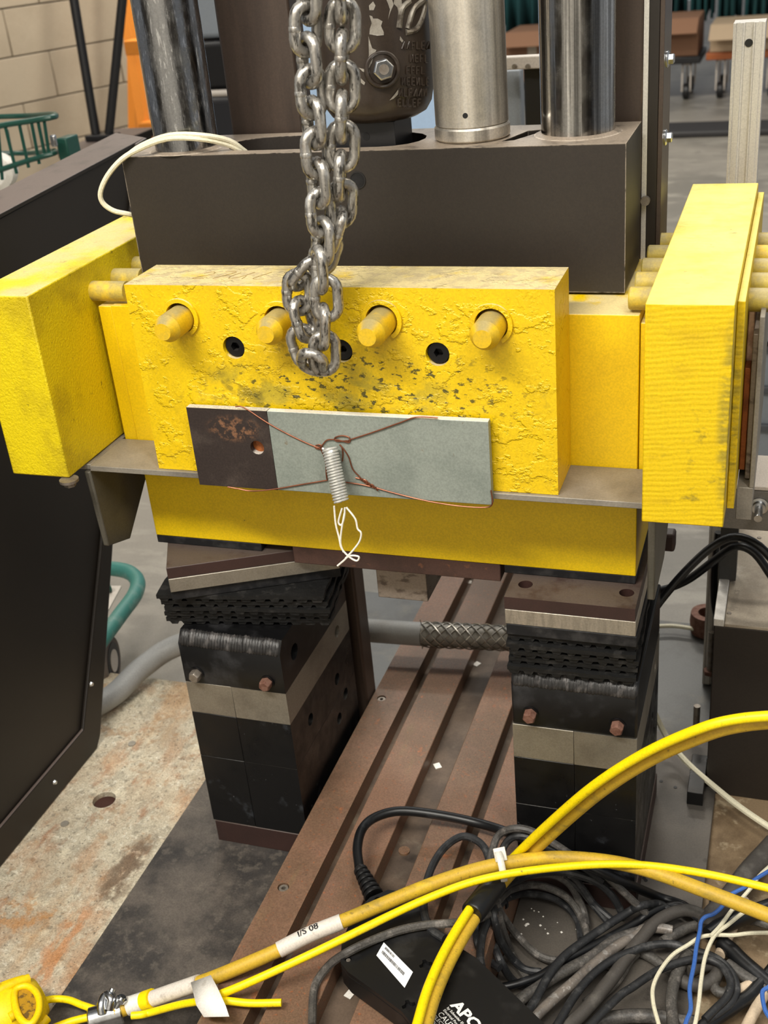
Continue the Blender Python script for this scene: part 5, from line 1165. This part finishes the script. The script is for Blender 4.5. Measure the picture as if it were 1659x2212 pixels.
for i, (l, h, h2) in enumerate(loops):
    if i == 15:
        pts = [P(a, b, z=(ZT + 0.022) if a > 1000 else (PZ + 0.007 if a > 735 else ZT + 0.0055 + 0.03 * max(0, (a - 690) / 45))) for a, b in l]
    elif i == 14:
        pts = [P(a, b, z=ZT + h + (h2 - h) * k / 9) for k, (a, b) in enumerate(l)]
    else: pts = lay(l, h, h2)
    part(coil, 'loop', MB().tube(pts, 0.0052 if i not in (4, 5) else 0.0046, 9, step=6), M_cord if i % 3 else M_cordg)
tb = P(1070, 1945, z=ZD + 0.05)
part(coil, 'tie', MB().tube([P(a, b, y=-0.06) for a, b in ((1056, 1945), (1068, 1932), (1086, 1942), (1094, 1956), (1080, 1962), (1062, 1955))], 0.0032, 8, closed=True), M_cordk)
misc = [
 (c5([(270, 1682), (330, 1672), (480, 1640), (700, 1560), (880, 1440), (1100, 1330), (1350, 1200), (1560, 1085)]) + c6([(450, 1130), (650, 1050), (790, 1040), (900, 1120), (1010, 1210), (1080, 1262)]), .016, .020, .0052, M_cordk, 'black cable with a taped end crossing below the coil'),
 (c5([(470, 2080), (500, 1999), (640, 1800), (760, 1580), (900, 1400), (1080, 1260), (1300, 1110), (1500, 985)]) + c6([(380, 1045), (540, 1020), (640, 1060), (700, 1110)]), .030, .018, .0055, M_cord, 'dark cable slanting up across the taped one to the grey plate'),
 (c5([(230, 2060), (290, 1990), (450, 1830), (650, 1690), (850, 1560), (1150, 1400), (1350, 1250), (1560, 1180), (1700, 1140)]), .012, .016, .0075, M_cordg, 'thick scuffed grey cable nearest the power strip'),
 (c5([(520, 2060), (600, 1980), (800, 1790), (1000, 1620), (1200, 1440), (1400, 1290), (1560, 1200)]) + c6([(420, 1270), (560, 1262), (700, 1285)]), .022, .016, .0068, M_cordw, 'worn silvery cable running diagonally through the tangle'),
 (c5([(790, 2080), (850, 1999), (1000, 1750), (1150, 1570), (1330, 1430)]) + c6([(330, 1480), (500, 1430), (700, 1420), (900, 1480), (1080, 1535), (1200, 1610), (1290, 1720), (1335, 1860), (1285, 2000), (1150, 2110), (1000, 2210), (950, 2280)]), .026, .020, .0052, M_cord, 'dark cable arching right and looping back over the tangle'),
 (c5([(1050, 2100), (1150, 1999), (1400, 1750)]) + c6([(300, 1850), (560, 1680), (830, 1585), (1030, 1568), (1170, 1620), (1255, 1730), (1275, 1850), (1230, 1960), (1130, 2060), (1020, 2170)]), .034, .026, .0050, M_cord, 'thinner dark cable arching just inside the looping one'),
 (c6([(-520, 2420), (-400, 2290), (-200, 2110), (-60, 1960), (0, 1880), (130, 1720), (240, 1560), (380, 1380), (530, 1210), (700, 1115), (850, 1085), (1000, 1140), (1150, 1260)]), .014, .022, .0085, M_hose, 'fat dusty brown-grey hose humped behind the white wires'),
 (c6([(600, 1400), (750, 1310), (900, 1245), (1200, 1180), (1450, 1172), (1700, 1240)]), .010, .012, .0068, M_cordg, 'grey cable lying towards the right edge under the blue wire'),
 (c6([(1060, 1330), (1150, 1260), (1250, 1215), (1500, 1110), (1720, 1030)]), .026, .030, .0105, M_cordk, 'fat black cable under the upper white wire'),
 (c6([(1050, 1300), (1080, 1180), (1190, 1060), (1300, 930), (1450, 720), (1650, 500), (1720, 420)]), .016, .018, .0150, M_hose, 'thick dark grey hose slanting up at the right edge'),
 (c6([(1180, 1400), (1290, 1490), (1400, 1600), (1550, 1730), (1700, 1860)]), .014, .012, .0105, M_cordk, 'fat black cable slanting down to the right edge'),
 (c6([(720, 2300), (700, 2150), (690, 1980), (720, 1790), (790, 1620), (860, 1510)]), .016, .020, .0075, M_cordg, 'grey cable standing in a vertical bow beside the blue wire'),
 (c6([(1000, 2260), (1150, 2150), (1330, 2030), (1480, 1920), (1640, 1740), (1720, 1640)]), .012, .014, .0085, M_cordk, 'black cable crossing the lower right corner'),
 (c6([(780, 1780), (880, 1820), (1000, 1820), (1110, 1760), (1150, 1680), (1100, 1620), (980, 1640), (860, 1690)]), .010, .016, .0085, M_hose, 'short grey hose end curled under the blue wire'),
 (c6([(1240, 1620), (1350, 1700), (1480, 1780), (1650, 1880), (1720, 1930)]), .012, .012, .0080, M_cordg, 'grey cable running to the right edge above the beige sleeve'),
 (c6([(1140, 1760), (1110, 1830), (1150, 1890), (1220, 1905), (1260, 1880)]), .010, .010, .0065, M_cordg, 'small grey loop at the start of the lower beige sleeve'),
 (c6([(-60, 2190), (120, 2150), (330, 2130), (560, 2140), (760, 2180), (940, 2200)]), .008, .010, .0085, M_cordg, 'dusty grey cable along the bottom edge'),
 (c6([(-80, 1560), (60, 1620), (180, 1500), (330, 1480), (500, 1560), (640, 1660), (760, 1740)]), .006, .006, .0068, M_cordg, 'grey cable low under the tangle, partly hidden'),
 (c6([(-150, 2020), (0, 1900), (120, 1790), (200, 1680), (260, 1570), (330, 1500)]), .008, .010, .0080, M_cordg, 'scuffed grey cable beside the fat brown-grey hose'),
]
for l, h, h2, r, mt, lb in misc:
    tcab('black_cable' if mt in (M_cordk, M_cord) else 'grey_cable', lay(l, h + r * 0.4, h2 + r * 0.4), r, mt, lb, 10)
e0, e1_ = lay(c5([(270, 1682), (345, 1668)]), .0185)
solo('cable_end_cap', MB().frustum(e0, e1_, 0.0062, n=14), M_zinc, 'shiny taped tip of the black cable below the coil', 'cable end')
for l, lb in ((c6([(1400, 2330), (1450, 2210), (1540, 2040), (1648, 1850), (1720, 1730)]), 'beige sleeve rising at the lower right corner'),
              (c6([(1260, 1890), (1350, 1880), (1480, 1820), (1640, 1715), (1720, 1660)]), 'beige sleeve slanting to the right edge from the grey loop'),
              (c6([(1170, 1530), (1215, 1420), (1300, 1250)]), 'short beige sleeve under the crossing white wires'),
              (c6([(1310, 1140), (1370, 1060), (1420, 980)]), 'short beige sleeve just below the thick yellow cable')):
    tcab('beige_sleeve', lay(l, .014), 0.0068, M_beige, lb, 12, cat='sleeve')
for l, lb, h in ((c6([(590, 2300), (555, 2180), (512, 2010), (508, 1850), (575, 1690), (700, 1530), (850, 1432), (980, 1352), (1130, 1330), (1300, 1332), (1480, 1312), (1720, 1308)]), 'thin white wire in a long bow to the right edge', .040),
              (c6([(900, 2290), (930, 2190), (962, 2000), (985, 1780), (1030, 1530), (1120, 1335), (1250, 1230), (1400, 1112), (1500, 1072), (1720, 1075)]), 'thin white wire rising beside the blue wire then right', .044),
              (c6([(1080, 1340), (1180, 1232), (1300, 1070), (1480, 860), (1560, 745), (1720, 600)]), 'thin white wire slanting up along the dark hose', .046)):
    tcab('white_wire', lay(l, h), 0.0026, M_white, lb, 8, cat='wire')
for l, lb in ((c6([(810, 2290), (840, 2180), (882, 2060), (872, 1850), (915, 1620), (938, 1450), (972, 1290), (985, 1200), (1030, 1150), (1110, 1120), (1190, 1050), (1265, 940), (1420, 855), (1550, 760), (1720, 660)]), 'thin blue wire winding up past the dark hose'),
              (c6([(1720, 1800), (1648, 1850), (1592, 1900), (1612, 2050), (1650, 2130), (1720, 2210)]), 'short bow of blue wire at the lower right corner')):
    tcab('blue_wire', lay(l, .047), 0.0027, M_blue, lb, 8, cat='wire')
c = G(1547, 1965, 0.001)
solo('steel_pin', MB().lathe(c, c + Vector((0, 0, 0.03)), [(0.010, 0), (0.010, 0.9), (0.008, 1)], 18), M_zinc, 'short shiny steel pin standing on the rusty plate by the dark hose', 'pin')
cr = MB(); random.seed(11)
for k in range(16):
    p = G(1130 + random.gauss(40, 28), 1990 + random.gauss(0, 24), 0.0005); r = random.uniform(0.0010, 0.0026)
    cr.add([p + Vector((r, 0, 0)), p + Vector((0, r * 0.8, 0)), p + Vector((-r * 0.9, 0, 0)), p + Vector((0, -r, 0)), p + Vector((0, 0, r))], [(0, 1, 4), (1, 2, 4), (2, 3, 4), (3, 0, 4), (3, 2, 1, 0)])
o = solo('plaster_crumbs', cr, M_paper, 'white crumbs scattered on the plate inside the cable coil', 'debris'); o['kind'] = 'stuff'
